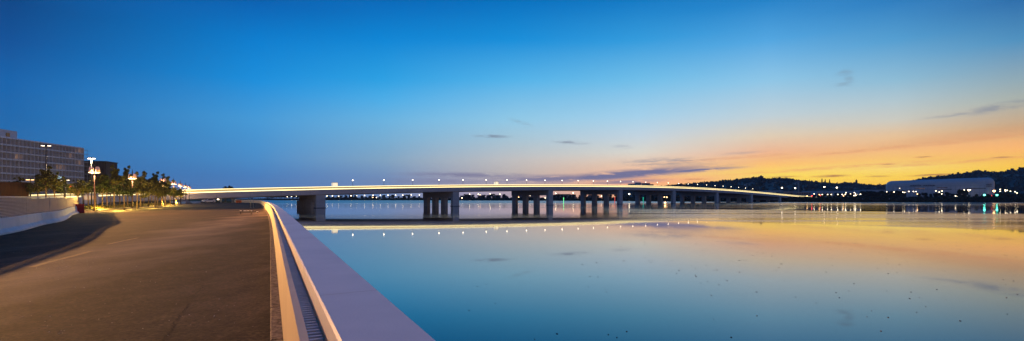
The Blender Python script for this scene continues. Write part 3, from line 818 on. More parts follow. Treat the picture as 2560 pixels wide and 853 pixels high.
ab = thing('apartment_building', 'long grey apartment block of stacked balconies, partly scaffolded, left behind the trees', 'building')
P0 = Vector((-214.5,196,0)); P1 = Vector((-223.2,266,0)); dr = (P1-P0).normalized(); nr = Vector((dr.y,-dr.x,0)); Lb = (P1-P0).length
ra = math.atan2(dr.y, dr.x); RH = 27.6
def fb(u, v, z): q = P0+dr*u+nr*v; return (q.x,q.y,z)
m = MB(); m.box(fb(Lb/2,-9.2,RH/2), (Lb,17,RH), ra); m.build('wall', 'facade', ab)
m = MB(); m.box(fb(Lb/2,-9.2,RH+.25), (Lb+.6,17.6,.5), ra); m.build('roof', 'slab', ab)
m = MB(); m.box(fb(16,-9,RH+2.2), (36,12,3.6), ra); ph = m.build('penthouse', 'white', ab)
m = MB(); m.box(fb(29,-2.9,RH+1.9), (1.8,.2,1.6), ra); m.build('window', 'glassdark', ph)
nfl, nb = 9, 11; fh = RH/nfl
for f in range(1, nfl+1):
    m = MB(); m.box(fb(Lb/2,.1,f*fh-.08), (Lb,1.6,.36), ra); m.build('floor_slab', 'slab', ab)
    if f < nfl:
        m = MB(); m.box(fb(Lb/2,.86,f*fh+.22), (Lb,.05,.36), ra)
        m.build('balcony_front', 'facade' if f % 2 else 'slab', ab)
rr = random.Random(3)
for f in range(nfl):
    for k in range(nb):
        lit = rr.random() < (.22 if f < 3 else .05)
        u = Lb*(k+.5)/nb; w_ = Lb/nb*rr.choice((.66,.56,.46)); m = MB()
        m.box(fb(u+rr.uniform(-.6,.6),-.66,f*fh+1.35), (w_,.1,1.75), ra)
        m.build('window', 'winlit' if lit else 'windowdark', ab)
for k in range(3*nb+1):
    m = MB(); m.box(fb(min(max(Lb*k/nb/3,.15),Lb-.15),.1,RH/2), (.32,1.45,RH-.3), ra); m.build('fin_wall', 'facade', ab)
m = MB()
for k in range(24):
    u = 1+k*(Lb+3.2)/24; q = fb(u,1.6,RH/2); m.box(q, (.07,.07,RH+.6), ra)
for z in range(1, 14): m.box(fb(Lb/2+2,1.62,z*RH/13.5), (Lb+4,.06,.07), ra)
for k in range(3):
    for z in range(1, 14): m.box(fb(Lb+1+k*1.1,.6,z*RH/13.5), (.06,2.6,.06), ra)
m.build('scaffolding', 'steel', ab)
m = MB(); m.box(fb(51,1.75,11.6), (5.0,.15,1.1), ra); m.build('sign', 'signlit', ab)
t = thing('brown_office_block', 'dark brown timber clad block beyond the apartment building end', 'building')
a, b_ = at(204,HY,292), at(252,HY,284); cc = (a+b_)/2
m = MB(); m.box((cc.x-2,cc.y+8,11.2), (12.5,14,22.4), .28); m.build('wall', 'brownblock', t)
m = MB(); m.box((cc.x-2,cc.y+8,22.6), (13.2,14.8,.4), .28); m.build('roof', 'darkroof', t)
m = MB()
for k in range(9):
    u = (k-4)*1.35; m.box((cc.x-2+u*math.cos(.28)+7.1*math.sin(.28), cc.y+8+u*math.sin(.28)-7.1*math.cos(.28), 11.2), (.22,.35,21.8), .28)
m.build('facade_fin', 'brownblock', t)
m = MB(); m.box((cc.x+4.6,cc.y+2.6,12), (.1,1.4,3), .28); m.build('window', 'winlit', t)

# ------------------------------------------------------------------ far bank: trees, houses, lamps
def low_tree(seed, H, W, n, leaf, mat='farleaf', cyp=False, name='tree'):
    rnd = random.Random(seed); t = thing(name, '', 'tree')
    m = MB(); m.tube([(0,0,-.4),(0,0,H*.5)], [.35,.18], 6); m.build('trunk', 'trunk', t)
    c = MB()
    cl = [(Vector((rnd.gauss(0,.36)*W, rnd.gauss(0,.36)*W, H*rnd.uniform(.34,.84))), W*rnd.uniform(.28,.5)) for _ in range(9)]
    for i in range(n):
        if cyp:
            z = rnd.uniform(.06,1); r = W*(1-z)**.7*rnd.uniform(.5,1); a = rnd.uniform(0,6.28); q = Vector((r*math.cos(a), r*math.sin(a), z*H))
        else:
            q0, r = cl[rnd.randrange(9)]; q = q0+Vector((rnd.gauss(0,1),rnd.gauss(0,1),rnd.gauss(0,.8))).normalized()*r*rnd.uniform(.5,1.05)
        u = Vector((rnd.uniform(-1,1),rnd.uniform(-1,1),rnd.uniform(-1,1))).normalized(); v = u.cross(Vector((rnd.uniform(-1,1),rnd.uniform(-1,1),rnd.uniform(-1,1)))).normalized(); l = leaf*rnd.uniform(.6,1.2)
        c.add([q-u*l, q+v*l*.7, q+u*l, q-v*l*.7], [(0,1,2,3)])
    c.build('crown', mat, t, fix=False); return t
fp = [low_tree(20+k, 10, 4.2, 520, .95) for k in range(3)]
usedf = set(); cnt = {}
def far_tree(x, Z, H, where, wf=1.0):
    k = random.randrange(3); p = at(x, HY, Z); p.z = .3; sc = H/10
    if k not in usedf: o = fp[k]; usedf.add(k); o.location = p; o.scale = (sc*wf,sc*wf,sc)
    else: o = dup(fp[k], p, random.uniform(0,6), None, (sc*wf,sc*wf,sc))
    cnt[where] = cnt.get(where, 0)+1
    o['label'] = 'dark bank tree %s, %s from the left' % (where, ordn(cnt[where]-1)); o['group'] = 'trees on the far bank'
for x in range(668, 760, 11): far_tree(x, 1145, random.uniform(9,14), 'under the bridge left of the first river pier', 1.4)
for x in range(818, 1050, 12): far_tree(x+random.uniform(-3,3), 1130, random.uniform(5,10), 'seen between the first and second river piers', 1.4)
for x in range(1150, 1272, 12): far_tree(x+random.uniform(-3,3), 1010, random.uniform(5,11), 'seen between the second and third river piers', 1.2)
for x in range(1384, 1440, 10): far_tree(x, 890, random.uniform(5,9), 'seen just right of the third river pier', 1.1)
for x in range(1450, 1680, 15): far_tree(x, 740+(1680-x)*.4, random.uniform(5,8), 'in the dark beneath the middle of the bridge', 1.1)
for x in range(1695, 1870, 15): far_tree(x, 665, random.uniform(4,6.5), 'beneath the bridge right of the fifth pier', 1.1)
for x in range(2035, 2160, 13): far_tree(x+random.uniform(-3,3), 585, random.uniform(4.5,6.5), 'between the bridge end and the arena', 1.0)
for x in list(range(2160, 2260, 9)): far_tree(x+random.uniform(-3,3), 572, random.uniform(7.5,10.5), 'at the left end of the arena', .95)
for x in (2300,2312,2326,2338,2352,2366,2380,2392): far_tree(x, 560, random.uniform(6,8.5), 'in front of the middle of the arena', .9)
for x in (2402,2413,2424,2440,2456,2470): far_tree(x, 552, 11 if x < 2415 else random.uniform(4.5,6.5), 'in front of the right half of the arena', .8)
for x in range(2490, 2600, 11): far_tree(x, 540, random.uniform(5,7.5), 'right of the arena', 1.0)
o = low_tree(40, 22, 9, 700, 1.6); 
for j, (x, Z, H) in enumerate(((563,420,21),(572,415,23),(581,425,21))):
    p = at(x, HY, Z); p.z = 0
    if j: o = dup(o, p, j*2.0, None)
    o.location = p; o.scale = (.42,.42,(at(0,464.5 if j == 1 else 466,Z).z)/22)
    o['label'] = 'tree top showing above the left part of the bridge railing, %s of three' % ('leftmost','middle','rightmost')[j]; o['group'] = 'trees behind the left of the bridge'
# bank vegetation
m = MB(); rnd = random.Random(8)
sh = [p for p in shore if p[0] > -900 and p[0] < 1500 and p[1] > 250]
for i in range(14000):
    j = rnd.randrange(len(sh)-1); u = rnd.random(); a = Vector((*sh[j],0)); b_ = Vector((*sh[j+1],0)); back = rnd.random()**1.5*26-5
    q = a+(b_-a)*u; q.y += back; q.z = max(-2.4 if back < 0 else .2, -2.4+back*.0)+rnd.uniform(.2,2.6)*(1+.4*noise.noise(Vector((q.x*.03,0,0))))
    if back < 0: q.z = -2.55+rnd.uniform(0,1.6)+(back+5)*.45
    uu = Vector((rnd.uniform(-1,1),rnd.uniform(-1,1),rnd.uniform(-1,1))).normalized()*1.5; vv = uu.cross(Vector((rnd.uniform(-1,1),rnd.uniform(-1,1),rnd.uniform(-1,1)))).normalized()*.9
    m.add([q-uu, q+vv, q+uu, q-vv], [(0,1,2,3)])
tag(m.build('bank_undergrowth', 'farleaf', fix=False), 'dark undergrowth covering the whole far river bank down to the water', 'undergrowth', kind='stuff')
# houses
def house(x, Z, w_, h, roofh, label, wm='pinkwall', rm='roof', group='houses on the far bank', rz=None):
    p = at(x, HY, Z); t = thing('house', label, 'house', (p.x,p.y,.3), random.uniform(-.3,.3) if rz is None else rz, group)
    d_ = w_*.6
    m = MB(); m.box((0,0,h/2), (w_,d_,h)); m.build('wall', wm, t)
    m = MB(); m.add([(-w_*.54,-d_*.58,h),(w_*.54,-d_*.58,h),(w_*.54,d_*.58,h),(-w_*.54,d_*.58,h),(-w_*.42,0,h+roofh),(w_*.42,0,h+roofh)], [(0,3,2,1),(0,1,5,4),(2,3,4,5),(1,2,5),(3,0,4)]); m.build('roof', rm, t)
    for k in (-.3,0,.3):
        m = MB(); m.box((k*w_,-d_/2-.03,h*.55), (w_*.1,.08,h*.35)); m.build('window', 'glassdark', t)
    return t
HL = [(936,1150,9,4),(1160,1060,10,4),(1172,1050,9,5),(1205,1040,12,4),(1222,1045,10,5),(1243,1030,13,5),(1262,1020,10,4),(1392,930,13,5),(1405,925,10,6),(1419,920,12,6),(1432,915,11,5),(1300,960,12,4),(1330,950,12,4),(1478,850,11,4)]
for i, (x, Z, w_, h) in enumerate(HL): house(x, Z, w_, h, 2.8, 'far bank house with clay tiled roof seen below the bridge deck, %s from the left' % ordn(sorted(a[0] for a in HL).index(x)))
# flat blocks showing above the deck and along the right bank
def block(x0, x1, Z, yt, yb, mat, name, label, dep=14, rz=0.0, storeys=3, roof='darkroof', cols=6):
    a, b_ = at(x0, yt, Z), at(x1, yt, Z); h = a.z-.3; w_ = (b_-a).length; c_ = (a+b_)/2
    t = thing(name, label, 'building', (c_.x,c_.y,.3), rz)
    m = MB(); m.box((0,dep/2,h/2), (w_,dep,h)); m.build('wall', mat, t)
    m = MB(); m.box((0,dep/2,h+.15), (w_+.6,dep+.6,.35)); m.build('roof', roof, t)
    for f in range(storeys):
        for k in range(cols):
            m = MB(); m.box((w_*((k+.5)/cols-.5),-.03,h*(f+.55)/storeys), (w_/cols*.55,.1,h/storeys*.42)); m.build('window', 'glassdark', t)
    return t
block(1576,1589,1500,459.5,480,'shed','apartment_block','grey apartment block on the skyline above the bridge, leftmost of the cluster',18,.2,5,cols=4)
block(1590,1603,1480,456.5,480,'shed','apartment_block','taller apartment block on the skyline above the bridge, middle of the cluster',18,.0,6,cols=4)
block(1606,1625,1520,458,480,'pinkwall','apartment_block','wide apartment block on the skyline above the bridge, rightmost of the cluster',18,-.1,5,cols=5)
block(1626,1634,1560,461,480,'pinkwall','church_building','narrow building beside the hill foot on the skyline above the bridge',10,.0,3,cols=2)
block(1915,1958,720,477,497,'shed','warehouse','long low grey warehouse behind the right end of the bridge',20,.05,1,'shed',5)
block(1958,1990,700,479,497,'pinkwall','warehouse','low pinkish shed behind the tall lamps at the bridge end',20,.0,1,'shed',4)
block(1992,2026,690,480.5,497,'pinkwall','warehouse','lit pinkish building just right of the bridge end',20,-.1,2,'shed',6)
block(2041,2168,800,478,497,'shed','warehouse','longest pale flat roofed hall between the bridge end and the arena',40,.0,1,'white',12)
block(2168,2212,760,475.5,497,'shed','warehouse','pale low hall touching the left end of the arena',30,.0,1,'white',5)
t = block(2122,2133,640,492,499,'signlit','kiosk','small bluish lit kiosk on the bank between bridge and arena',5,.0,1,cols=2)
def crane(x, yb, yt, Z, jl, jr, label):
    p = at(x, yt, Z); h = p.z; k = Z/F
    t = thing('tower_crane', label, 'crane', (p.x,p.y,0), 0, 'cranes on the right bank')
    m = MB()
    for sx, sy in ((-1,-1),(1,-1),(1,1),(-1,1)): m.box((sx*.8,sy*.8,h/2), (.22,.22,h))
    z = 1.0; sg = 1
    while z < h-2: m.tube([(-.8*sg,-.8,z),(.8*sg,-.8,z+2)], .08, 4); sg = -sg; z += 2
    m.build('mast', 'steel', t)
    m = MB(); m.tube([(-jl*k,0,h-1.5),(jr*k,0,h+1.8)], .35, 5); m.tube([(-jl*k,0,h-.3),(jr*k*.9,0,h+2.8)], .2, 5); m.build('jib', 'steel', t)
    m = MB(); m.box((-jl*k*.8,0,h-2.6), (2,1.4,2)); m.build('counterweight', 'pier', t)
crane(1866, 475, 459.5, 900, 4, 14, 'pale tower crane in front of the wooded hill above the bridge')
crane(1996, 480, 456, 850, 10, 3, 'thin tower crane just right of the tall lamps at the bridge end')

# right bank and under-bridge lamps
def lamps(L_, where, group, Z, H0=None):
    L_ = sorted(L_, key=lambda a: a[0])
    for i, a in enumerate(L_):
        x, y = a[0], a[1]; mt = a[2] if len(a) > 2 else 'lampfar'; Zl = (a[3] if len(a) > 3 else Z)+4*((i*7) % 5); r = a[4] if len(a) > 4 else .46
        p = at(x, y, Zl); nm = {'lampfar':'white','lampwarm':'warm orange','lampred':'red','lampteal':'green'}[mt]
        same = [b for b in L_ if (b[2] if len(b) > 2 else 'lampfar') == mt]
        lab = 'small %s shore lamp %s, %s from the left' % (nm, where, ordn(same.index(a)))
        if len(same) == 1: lab = 'only %s shore lamp %s' % (nm, where)
        h = max(.9, p.z-.3); street_lamp((p.x,p.y,p.z-h), h, r*Zl/560, mt, lab, group, 'shore_lamp', .1)
def z7(L_): return [(2000+a[0]/5.33, 400+a[1]/5.33, *a[2:]) for a in L_]
def z8(L_): return [(2200+a[0]/5.33, 400+a[1]/5.33, *a[2:]) for a in L_]
lamps(z7([(188,452),(258,462,'lampwarm'),(298,460),(368,460),(418,460),(503,460),(563,460),(580,478,'lampwarm'),(614,435),(604,458),(623,507),(673,453),(725,435),(740,455),(764,462),(720,475),(743,473),(805,457),(943,432),(985,432),(937,458,'lampfar',575,.4),(985,460,'lampfar',575,.5),(1100,458,'lampfar',575,.5),(158,478,'lampred'),(270,475,'lampred'),(95,480,'lampwarm')]), 'between the bridge end and the arena', 'shore lamps left of the arena', 575)
lamps(z8([(90,425,'lampfar',560,.4),(187,427),(305,430),(328,433),(385,420),(445,420),(480,421),(497,455,'lampwarm'),(745,413),(789,428),(827,415),(822,453),(1005,480),(1027,483),(1123,398),(1178,405,'lampfar',545,.95),(1203,398),(1210,496,'lampwarm'),(1240,502,'lampwarm'),(1390,467,'lampteal',545,.9),(1490,475,'lampred'),(262,378,'lampfar',560,.3)]), 'in front of the arena', 'shore lamps before the arena', 548)
lamps(z8([(1520,414,'lampwarm',530,1.15),(1558,467,'lampteal',530,.9),(1560,490,'lampteal',530,.6),(1602,393),(1602,418),(1668,400),(1672,417),(1695,405,'lampfar',530,.5),(1738,418),(1800,423),(1826,440)]), 'right of the arena', 'shore lamps right of the arena', 530)
lamps([(718,491.8,'lampfar',1110,.45),(729,491.0,'lampfar',1110,.5),(741,490.8,'lampfar',1110,.4)], 'left of the first river pier', 'shore lamps under the bridge', 1110)
lamps([(817.6,490.2,'lampfar',1105,.45),(831,489.7,'lampfar',1105,.45),(846.5,490.7,'lampfar',1105,.45),(877.4,489.4,'lampfar',1105,.55),(892,489.5,'lampfar',1105,.3),(911.5,488.8),(932.5,488.3),(941,494,'lampfar',1105,.4),(932,493.7,'lampwarm'),(951,488.4),(970,488.1),(989,488),(1007,488),(1028,487.3),(1048.5,487.6,'lampfar',1095,.45)], 'between the first and second river piers', 'shore lamps under the bridge', 1100, .7)
lamps([(1155,495,'lampfar',1000,.5),(1174,485.8),(1195.6,485.4),(1225.5,484.7),(1250,485.4),(1200,487,'lampwarm',1005,.4)], 'between the second and third river piers', 'shore lamps under the bridge', 990)
lamps([(1296.6,493,'lampwarm'),(1325,489,'lampfar',930,.4),(1389.5,483.4,'lampfar',895,.5),(1433,482.4,'lampfar',890,.55),(1363,495),(1466,493.5),(1504,490.3),(1573,485.2,'lampfar',760,.8),(1661,492.8,'lampwarm',690,.6),(1667,493.2,'lampwarm',690,.6),(1766,503.5,'lampfar',660,.5),(1783,503.5,'lampfar',660,.5),(1815,503,'lampfar',650,.5),(1831,503,'lampfar',650,.5)], 'beneath the right half of the bridge', 'shore lamps under the bridge', 880)
for i, (x, y) in enumerate(((1955,469.6),(1988,470.5),(2061,467.5),(2092,469))):
    p = at(x, y, 640); street_lamp((p.x,p.y,.3), p.z-.3, .85, 'lampwhite', 'tall white mast lamp high above the right bridge end, %s from left' % ordn(i), 'tall mast lamps at the bridge end', 'mast_lamp', .14)
# orange channel buoy light
p = ground(1663, 508.8, WZ+.6); t = thing('channel_buoy', 'glowing orange buoy on the water between the fifth pier and the fourth', 'buoy', (p.x,p.y,WZ))
m = MB(); m.lathe((0,0,-.2), [(.8,0),(.9,.3),(.5,.55),(.2,.7)], 12); m.build('float', 'orange', t)
m = MB(); m.ball((0,0,1.15), .55, 10); m.build('lantern', 'lampwarm', t)
# lit road strip on the right bank past the bridge end
t = thing('lit_roadside_rail', 'glowing rail continuing the bridge line onto the right bank', 'railing')
a, b_ = Vector(bp(S1+1,.3,ztop(S1)-.9)), at(2046,493.5,640)
m = MB(); m.tube([a,b_], .45, 6); m.build('light_strip', 'led', t)

# ------------------------------------------------------------------ the arena
ar = thing('arena', 'large pale windowless arena hall with rounded corners below the wooded hill', 'arena')
A0 = Vector((451.5,620,0)); A1 = Vector((523.5,555,0)); du = (A1-A0).normalized(); back = Vector((-du.y,du.x,0)); 
if back.x < 0: back = -back
AL = (A1-A0).length; AH = 24.6; DP = 70
m = MB(); vs = []; r1 = 9.0
# plan outline with rounded corners, top edge rounded by stacked insets
def rrect(L_, W_, r, ins, n=8):
    out = []
    for cx_, cy_, a0 in ((r,r,PI),(L_-r,r,1.5*PI),(L_-r,W_-r,0),(r,W_-r,.5*PI)):
        for k in range(n+1):
            a = a0+PI/2*k/n; out.append((cx_+(r-ins)*math.cos(a), cy_+(r-ins)*math.sin(a)))
    return out
levels = [(0,0),(AH-6,0)]+[(AH-6+6*math.sin(PI/2*k/6), 6*(1-math.cos(PI/2*k/6))) for k in range(1, 7)]
n_ = 36
for z, ins in levels:
    for u, v in rrect(AL, DP, r1, ins): q = A0+du*u+back*v; vs.append((q.x,q.y,z*(.91+.09*u/AL)))
n_ = len(vs)//len(levels)
m.add(vs, [(i*n_+k, i*n_+(k+1) % n_, (i+1)*n_+(k+1) % n_, (i+1)*n_+k) for i in range(len(levels)-1) for k in range(n_)], True)
m.add([vs[-n_+k] for k in range(n_)], [tuple(range(n_))]); m.build('shell', 'arena', ar)
yaw = math.atan2(du.y, du.x)
def text(txt, u, z, size, sx):
    c = bpy.data.curves.new('lettering', 'FONT'); c.body = txt; c.size = size; c.extrude = .08; c.align_x = 'CENTER'; c.align_y = 'CENTER'; c.space_character = 1.15; c.offset = .05
    o = bpy.data.objects.new('tmp', c); COL.objects.link(o)
    bpy.context.view_layer.update(); dg = bpy.context.evaluated_depsgraph_get()
    me = bpy.data.meshes.new_from_object(o.evaluated_get(dg)); bpy.data.objects.remove(o)
    me.materials.clear(); me.materials.append(M['ink'])
    o = bpy.data.objects.new('lettering', me); COL.objects.link(o); o.parent = ar
    q = A0+du*u-back*.12; o.location = (q.x,q.y,z); o.rotation_euler = (PI/2,0,yaw); o.scale = (sx,1,1)
def upos(x):       # distance along the facade for a photograph column
    k = (x-CX)/F; return (A0.x-k*A0.y)/(k*du.y-du.x)
text('ARKÉA ARENA', upos(2306), 16.2, 2.3, 1.35)
text('ARKÉA', upos(2473), 16.6, 1.4, 1.0); text('ARENA', upos(2473), 14.8, 1.4, 1.0)
m = MB()
for k in range(1, 24):
    q = A0+du*(AL*k/24)-back*.02; m.box((q.x,q.y,8), (.12,.06,16), yaw)
for k in range(1, 5):
    q = A0+du*(AL/2)-back*.02; m.box((q.x,q.y,k*3.9), (AL-19,.06,.10), yaw)
m.build('panel_joint', 'dark_conc', ar)
for x, w_, z in ((2300,9,13),(2356,9,13.6),(2362,12,11.8),(2440,16,12.5)):
    q = A0+du*upos(x)-back*.04; m = MB(); m.box((q.x,q.y,z), (w_,.12,.7), yaw); m.build('window', 'glassdark', ar)

# ------------------------------------------------------------------ the hill
ridge = [(1560,474),(1625,466),(1650,464),(1700,459),(1750,455),(1800,451),(1850,446.5),(1880,442.5),(1905,441),(1917,445),(1935,443),(1975,446),(2000,449),(2040,453),(2070,456),(2095,459),(2110,455),(2135,456),(2160,459),(2210,461),(2260,456),(2300,446),(2350,440),(2400,434),(2440,428),(2460,428),(2500,431),(2520,429),(2560,426),(2640,420),(2760,416),(2950,420),(3100,436),(3300,462)]
rx = [a[0] for a in ridge]; ry = [a[1] for a in ridge]
def ridge_y(x): return float(np.interp(x, rx, ry))
m = MB(); NX, NY = 150, 14; vs = []; HP = []
def hillpt(i, j):
    x = 1560+(3300-1560)*i/NX; Zr = 1750 if x < 2230 else 1750-(min(x,2700)-2230)*.9
    p = at(x, ridge_y(x)+7.5, Zr); t_ = j/NY
    Z0 = Zr*.56; d_ = Z0+(Zr-Z0)*t_ if t_ <= 1 else Zr
    h = .3+(p.z-.3)*(math.sin(min(t_,1)*PI/2)**1.25)
    h += 2.5*noise.noise(Vector((x*.02, d_*.006, 1)))*min(1, t_*3)*(1-t_*.9)
    return Vector(((x-CX)/F*d_, d_, max(.2, h)))
for i in range(NX+1):
    for j in range(NY+1): vs.append(hillpt(i, j))
    e = hillpt(i, NY); vs.append((e.x*1.15, e.y*1.15, e.z*.5)); vs.append((e.x*1.3,e.y*1.3,0))
R_ = NY+3
m.add(vs, [(i*R_+j, (i+1)*R_+j, (i+1)*R_+j+1, i*R_+j+1) for i in range(NX) for j in range(R_-1)], True)
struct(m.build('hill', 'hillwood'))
m = MB(); rnd = random.Random(12)
def blob(q, r, n=22):
    for _ in range(n):
        d_ = Vector((rnd.gauss(0,1),rnd.gauss(0,1),rnd.gauss(0,.75))).normalized()*r*rnd.uniform(.45,1)
        u = Vector((rnd.uniform(-1,1),rnd.uniform(-1,1),rnd.uniform(-1,1))).normalized(); v = u.cross(Vector((rnd.uniform(-1,1),rnd.uniform(-1,1),rnd.uniform(-1,1)))).normalized(); l = r*rnd.uniform(.3,.55)
        m.add([q+d_-u*l, q+d_+v*l, q+d_+u*l, q+d_-v*l], [(0,1,2,3)])
for k in range(2600):
    i = rnd.uniform(0, NX*.9); j = NY*(1-rnd.random()**2.2) if rnd.random() < .6 else rnd.uniform(2, NY)
    a = hillpt(i, j); ridgeish = j > NY*.9
    blob(a+Vector((0,0,2)), rnd.uniform(3.5,7.5), 16)
for k in range(520):
    i = rnd.uniform(0, NX*.75); a = hillpt(i, NY*rnd.uniform(.97,1.0)); blob(a+Vector((0,0,rnd.uniform(1,4))), rnd.uniform(2.5,5.5), 18)
for x, h in ((1900,9),(1905,8),(2105,8),(2112,9),(2127,8),(2132,7),(2392,9),(2445,10),(2450,11),(2340,8),(2325,7),(2522,11),(2530,12),(2538,11),(2553,13),(2475,7),(1650,7),(1640,6),(1735,5),(1795,6)):
    i = (x-1560)/(3300-1560)*NX; a = hillpt(i, NY*.985)
    for _ in range(3): blob(a+Vector((rnd.uniform(-4,4),0,h*rnd.uniform(.3,.9))), h*.55, 26)
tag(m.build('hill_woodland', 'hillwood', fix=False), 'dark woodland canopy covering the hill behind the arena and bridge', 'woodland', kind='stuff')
cy0 = low_tree(60, 24, 4.2, 420, 1.5, 'hillwood', True, 'cypress_tree')
for j, (x, yt) in enumerate(((1984,446),(1990.5,448.5),(2024,449),(2029.5,450.5),(2055,446.5),(2063,448.5),(2074,449),(2093,455))):
    i = (x-1560)/(3300-1560)*NX; a = hillpt(i, NY*.985); top = at(x, yt, a.y); sc = max(.4, (top.z-a.z)/24)
    o = cy0 if j == 0 else dup(cy0, a, j)
    o.location = a; o.scale = (min(sc,1)*.9,min(sc,1)*.9,sc); o['label'] = 'pointed cypress on the hill ridge against the sunset, %s from the left' % ordn(j); o['group'] = 'cypresses on the ridge'
i = (2141-1560)/(3300-1560)*NX; a = hillpt(i, NY*.985); top = at(2141.5, 449, a.y)
t = thing('hill_tower', 'thin dark tower on the ridge left of the arena', 'tower', a)
h = top.z-a.z; m = MB(); m.box((0,0,h*.4), (4.5,4.5,h*.9)); m.build('wall', 'darkroof', t); m = MB(); m.lathe((0,0,h*.84), [(2.6,0),(1.6,h*.07),(.3,h*.18)], 8); m.build('roof', 'darkroof', t)

# ------------------------------------------------------------------ the air
hm, hnt, hout = newmat('haze_air')
hv = hnt.nodes.new('ShaderNodeVolumePrincipled'); hv.inputs['Color'].default_value = (.75,.82,1,1); hv.inputs['Density'].default_value = .00006
hnt.links.new(hv.outputs[0], hout.inputs['Volume'])
m = MB(); m.box((100,1375,128), (7200,3650,268)); tag(m.build('haze', hm), 'thin blue evening haze over the river and the far hill', 'haze', kind='stuff')
# ------------------------------------------------------------------ things floating on the river
m = MB(); rnd = random.Random(21)
for i in range(190):
    if rnd.random() < .72: x, y = rnd.uniform(1450,2560), 575+abs(rnd.gauss(0,1))*95
    else: x, y = rnd.uniform(1060,2560), rnd.uniform(580,850)
    if y > 850 or (y > 620 and x < 1150): continue
    p = ground(x, y, WZ+.006); l = rnd.uniform(.010,.032)*(1+p.y*.009)
    tw = rnd.random() < .12
    a = rnd.uniform(-.5,.5); e = l*(rnd.uniform(1.8,2.6) if tw else 1.0); b_ = l*(.07 if tw else rnd.uniform(.3,.55))
    k = 7; vs = []
    for z, g_ in ((0,1),(.012,.7)):
        for q in range(k):
            an = 2*PI*q/k; X, Y = e*math.cos(an)*g_*rnd.uniform(.8,1.1), b_*math.sin(an)*g_*rnd.uniform(.8,1.1)*3
            vs.append((p.x+X*math.cos(a)-Y*math.sin(a), p.y+X*math.sin(a)+Y*math.cos(a), p.z+z))
    m.add(vs, [tuple(range(k))[::-1], tuple(range(k,2*k))]+[(q, (q+1) % k, k+(q+1) % k, k+q) for q in range(k)])
tag(m.build('floating_debris', 'debris'), 'dark leaves and twigs drifting on the calm river', 'debris', kind='stuff')

# ------------------------------------------------------------------ sky
W = bpy.data.worlds.new('World'); S.world = W; W.use_nodes = True
nt = W.node_tree
for n in list(nt.nodes): nt.nodes.remove(n)
N = nt.nodes.new; L = nt.links.new
out = N('ShaderNodeOutputWorld'); bg = N('ShaderNodeBackground'); L(bg.outputs[0], out.inputs[0])
tc = N('ShaderNodeTexCoord'); nv = N('ShaderNodeVectorMath'); nv.operation = 'NORMALIZE'; L(tc.outputs['Generated'], nv.inputs[0])
sp = N('ShaderNodeSeparateXYZ'); L(nv.outputs[0], sp.inputs[0])
def mt(op, i0, i1=None, clamp=False):
    n = N('ShaderNodeMath'); n.operation = op; n.use_clamp = clamp
    for k, v in enumerate((i0, i1)):
        if v is None: continue
        if hasattr(v, 'links'): L(v, n.inputs[k])
        else: n.inputs[k].default_value = v
    return n.outputs[0]
el = mt('ARCSINE', sp.outputs[2]); az = mt('ARCTAN2', sp.outputs[0], sp.outputs[1])
EM = .44
elf = mt('DIVIDE', el, EM, True)
ZEN = (18,92,172)
cols = [
 (20, [(0,(0,68,132)),(100,(0,80,150)),(200,(0,97,169)),(300,(8,101,168)),(400,(30,103,165)),(470,(50,106,163))]),
 (640, [(0,(0,95,175)),(100,(0,125,205)),(200,(20,142,218)),(300,(68,153,213)),(400,(70,138,196)),(440,(70,124,184)),(470,(78,120,176))]),
 (960, [(0,(0,104,184)),(100,(5,134,212)),(200,(42,160,226)),(250,(76,173,230)),(300,(105,178,222)),(350,(118,172,208)),(400,(127,162,190)),(440,(112,140,180)),(470,(108,132,174))]),
 (1280, [(0,(0,112,190)),(100,(20,142,216)),(200,(82,178,232)),(300,(145,200,228)),(350,(168,196,210)),(400,(192,190,188)),(430,(188,178,173)),(470,(176,158,168))]),
 (1600, [(0,(16,122,196)),(100,(50,155,220)),(200,(112,190,232)),(290,(164,208,233)),(340,(195,212,222)),(380,(218,214,202)),(410,(236,200,168)),(440,(242,182,140)),(470,(250,178,120))]),
 (1920, [(0,(35,130,200)),(100,(82,166,224)),(200,(142,198,230)),(290,(192,208,214)),(340,(224,205,178)),(380,(238,182,140)),(410,(255,194,108)),(440,(255,220,84)),(470,(255,205,70))]),
 (2240, [(0,(45,125,190)),(100,(84,158,208)),(200,(142,188,212)),(250,(176,198,206)),(300,(204,202,190)),(335,(228,194,152)),(375,(246,190,122)),(400,(254,202,104)),(420,(255,220,112)),(440,(255,212,76)),(470,(255,195,60))]),
 (2540, [(0,(45,110,170)),(100,(80,145,190)),(200,(145,170,180)),(250,(172,178,168)),(320,(206,168,124)),(370,(255,185,105)),(400,(255,198,78)),(430,(255,206,50)),(470,(255,185,45))]),
]
def ramp(stops):
    r = N('ShaderNodeValToRGB'); cr = r.color_ramp; stops = sorted(stops)
    while len(cr.elements) < len(stops): cr.elements.new(.5)
    for e, (p, c) in zip(cr.elements, stops): e.position = p; e.color = (*lin(c), 1)
    L(elf, r.inputs[0]); return r.outputs[0]
azs, rs = [], []
azs.append(-PI); rs.append(ramp([(0,(158,152,182)),(.15,(148,158,200)),(.4,(88,134,194)),(1,(28,86,150))]))
for x, st_ in cols:
    a = math.atan((x-CX)/F); azs.append(a)
    rs.append(ramp([(max(0,math.atan((HY-y)/F*math.cos(a))/EM), c) for y, c in st_]+[(1, ZEN)]))
azs.append(math.radians(95)); rs.append(ramp([(0,(230,150,80)),(.15,(215,160,110)),(.35,(130,150,165)),(.6,(50,110,170)),(1,(0,60,125))]))
azs.append(PI); rs.append(rs[0])
cur = rs[0]
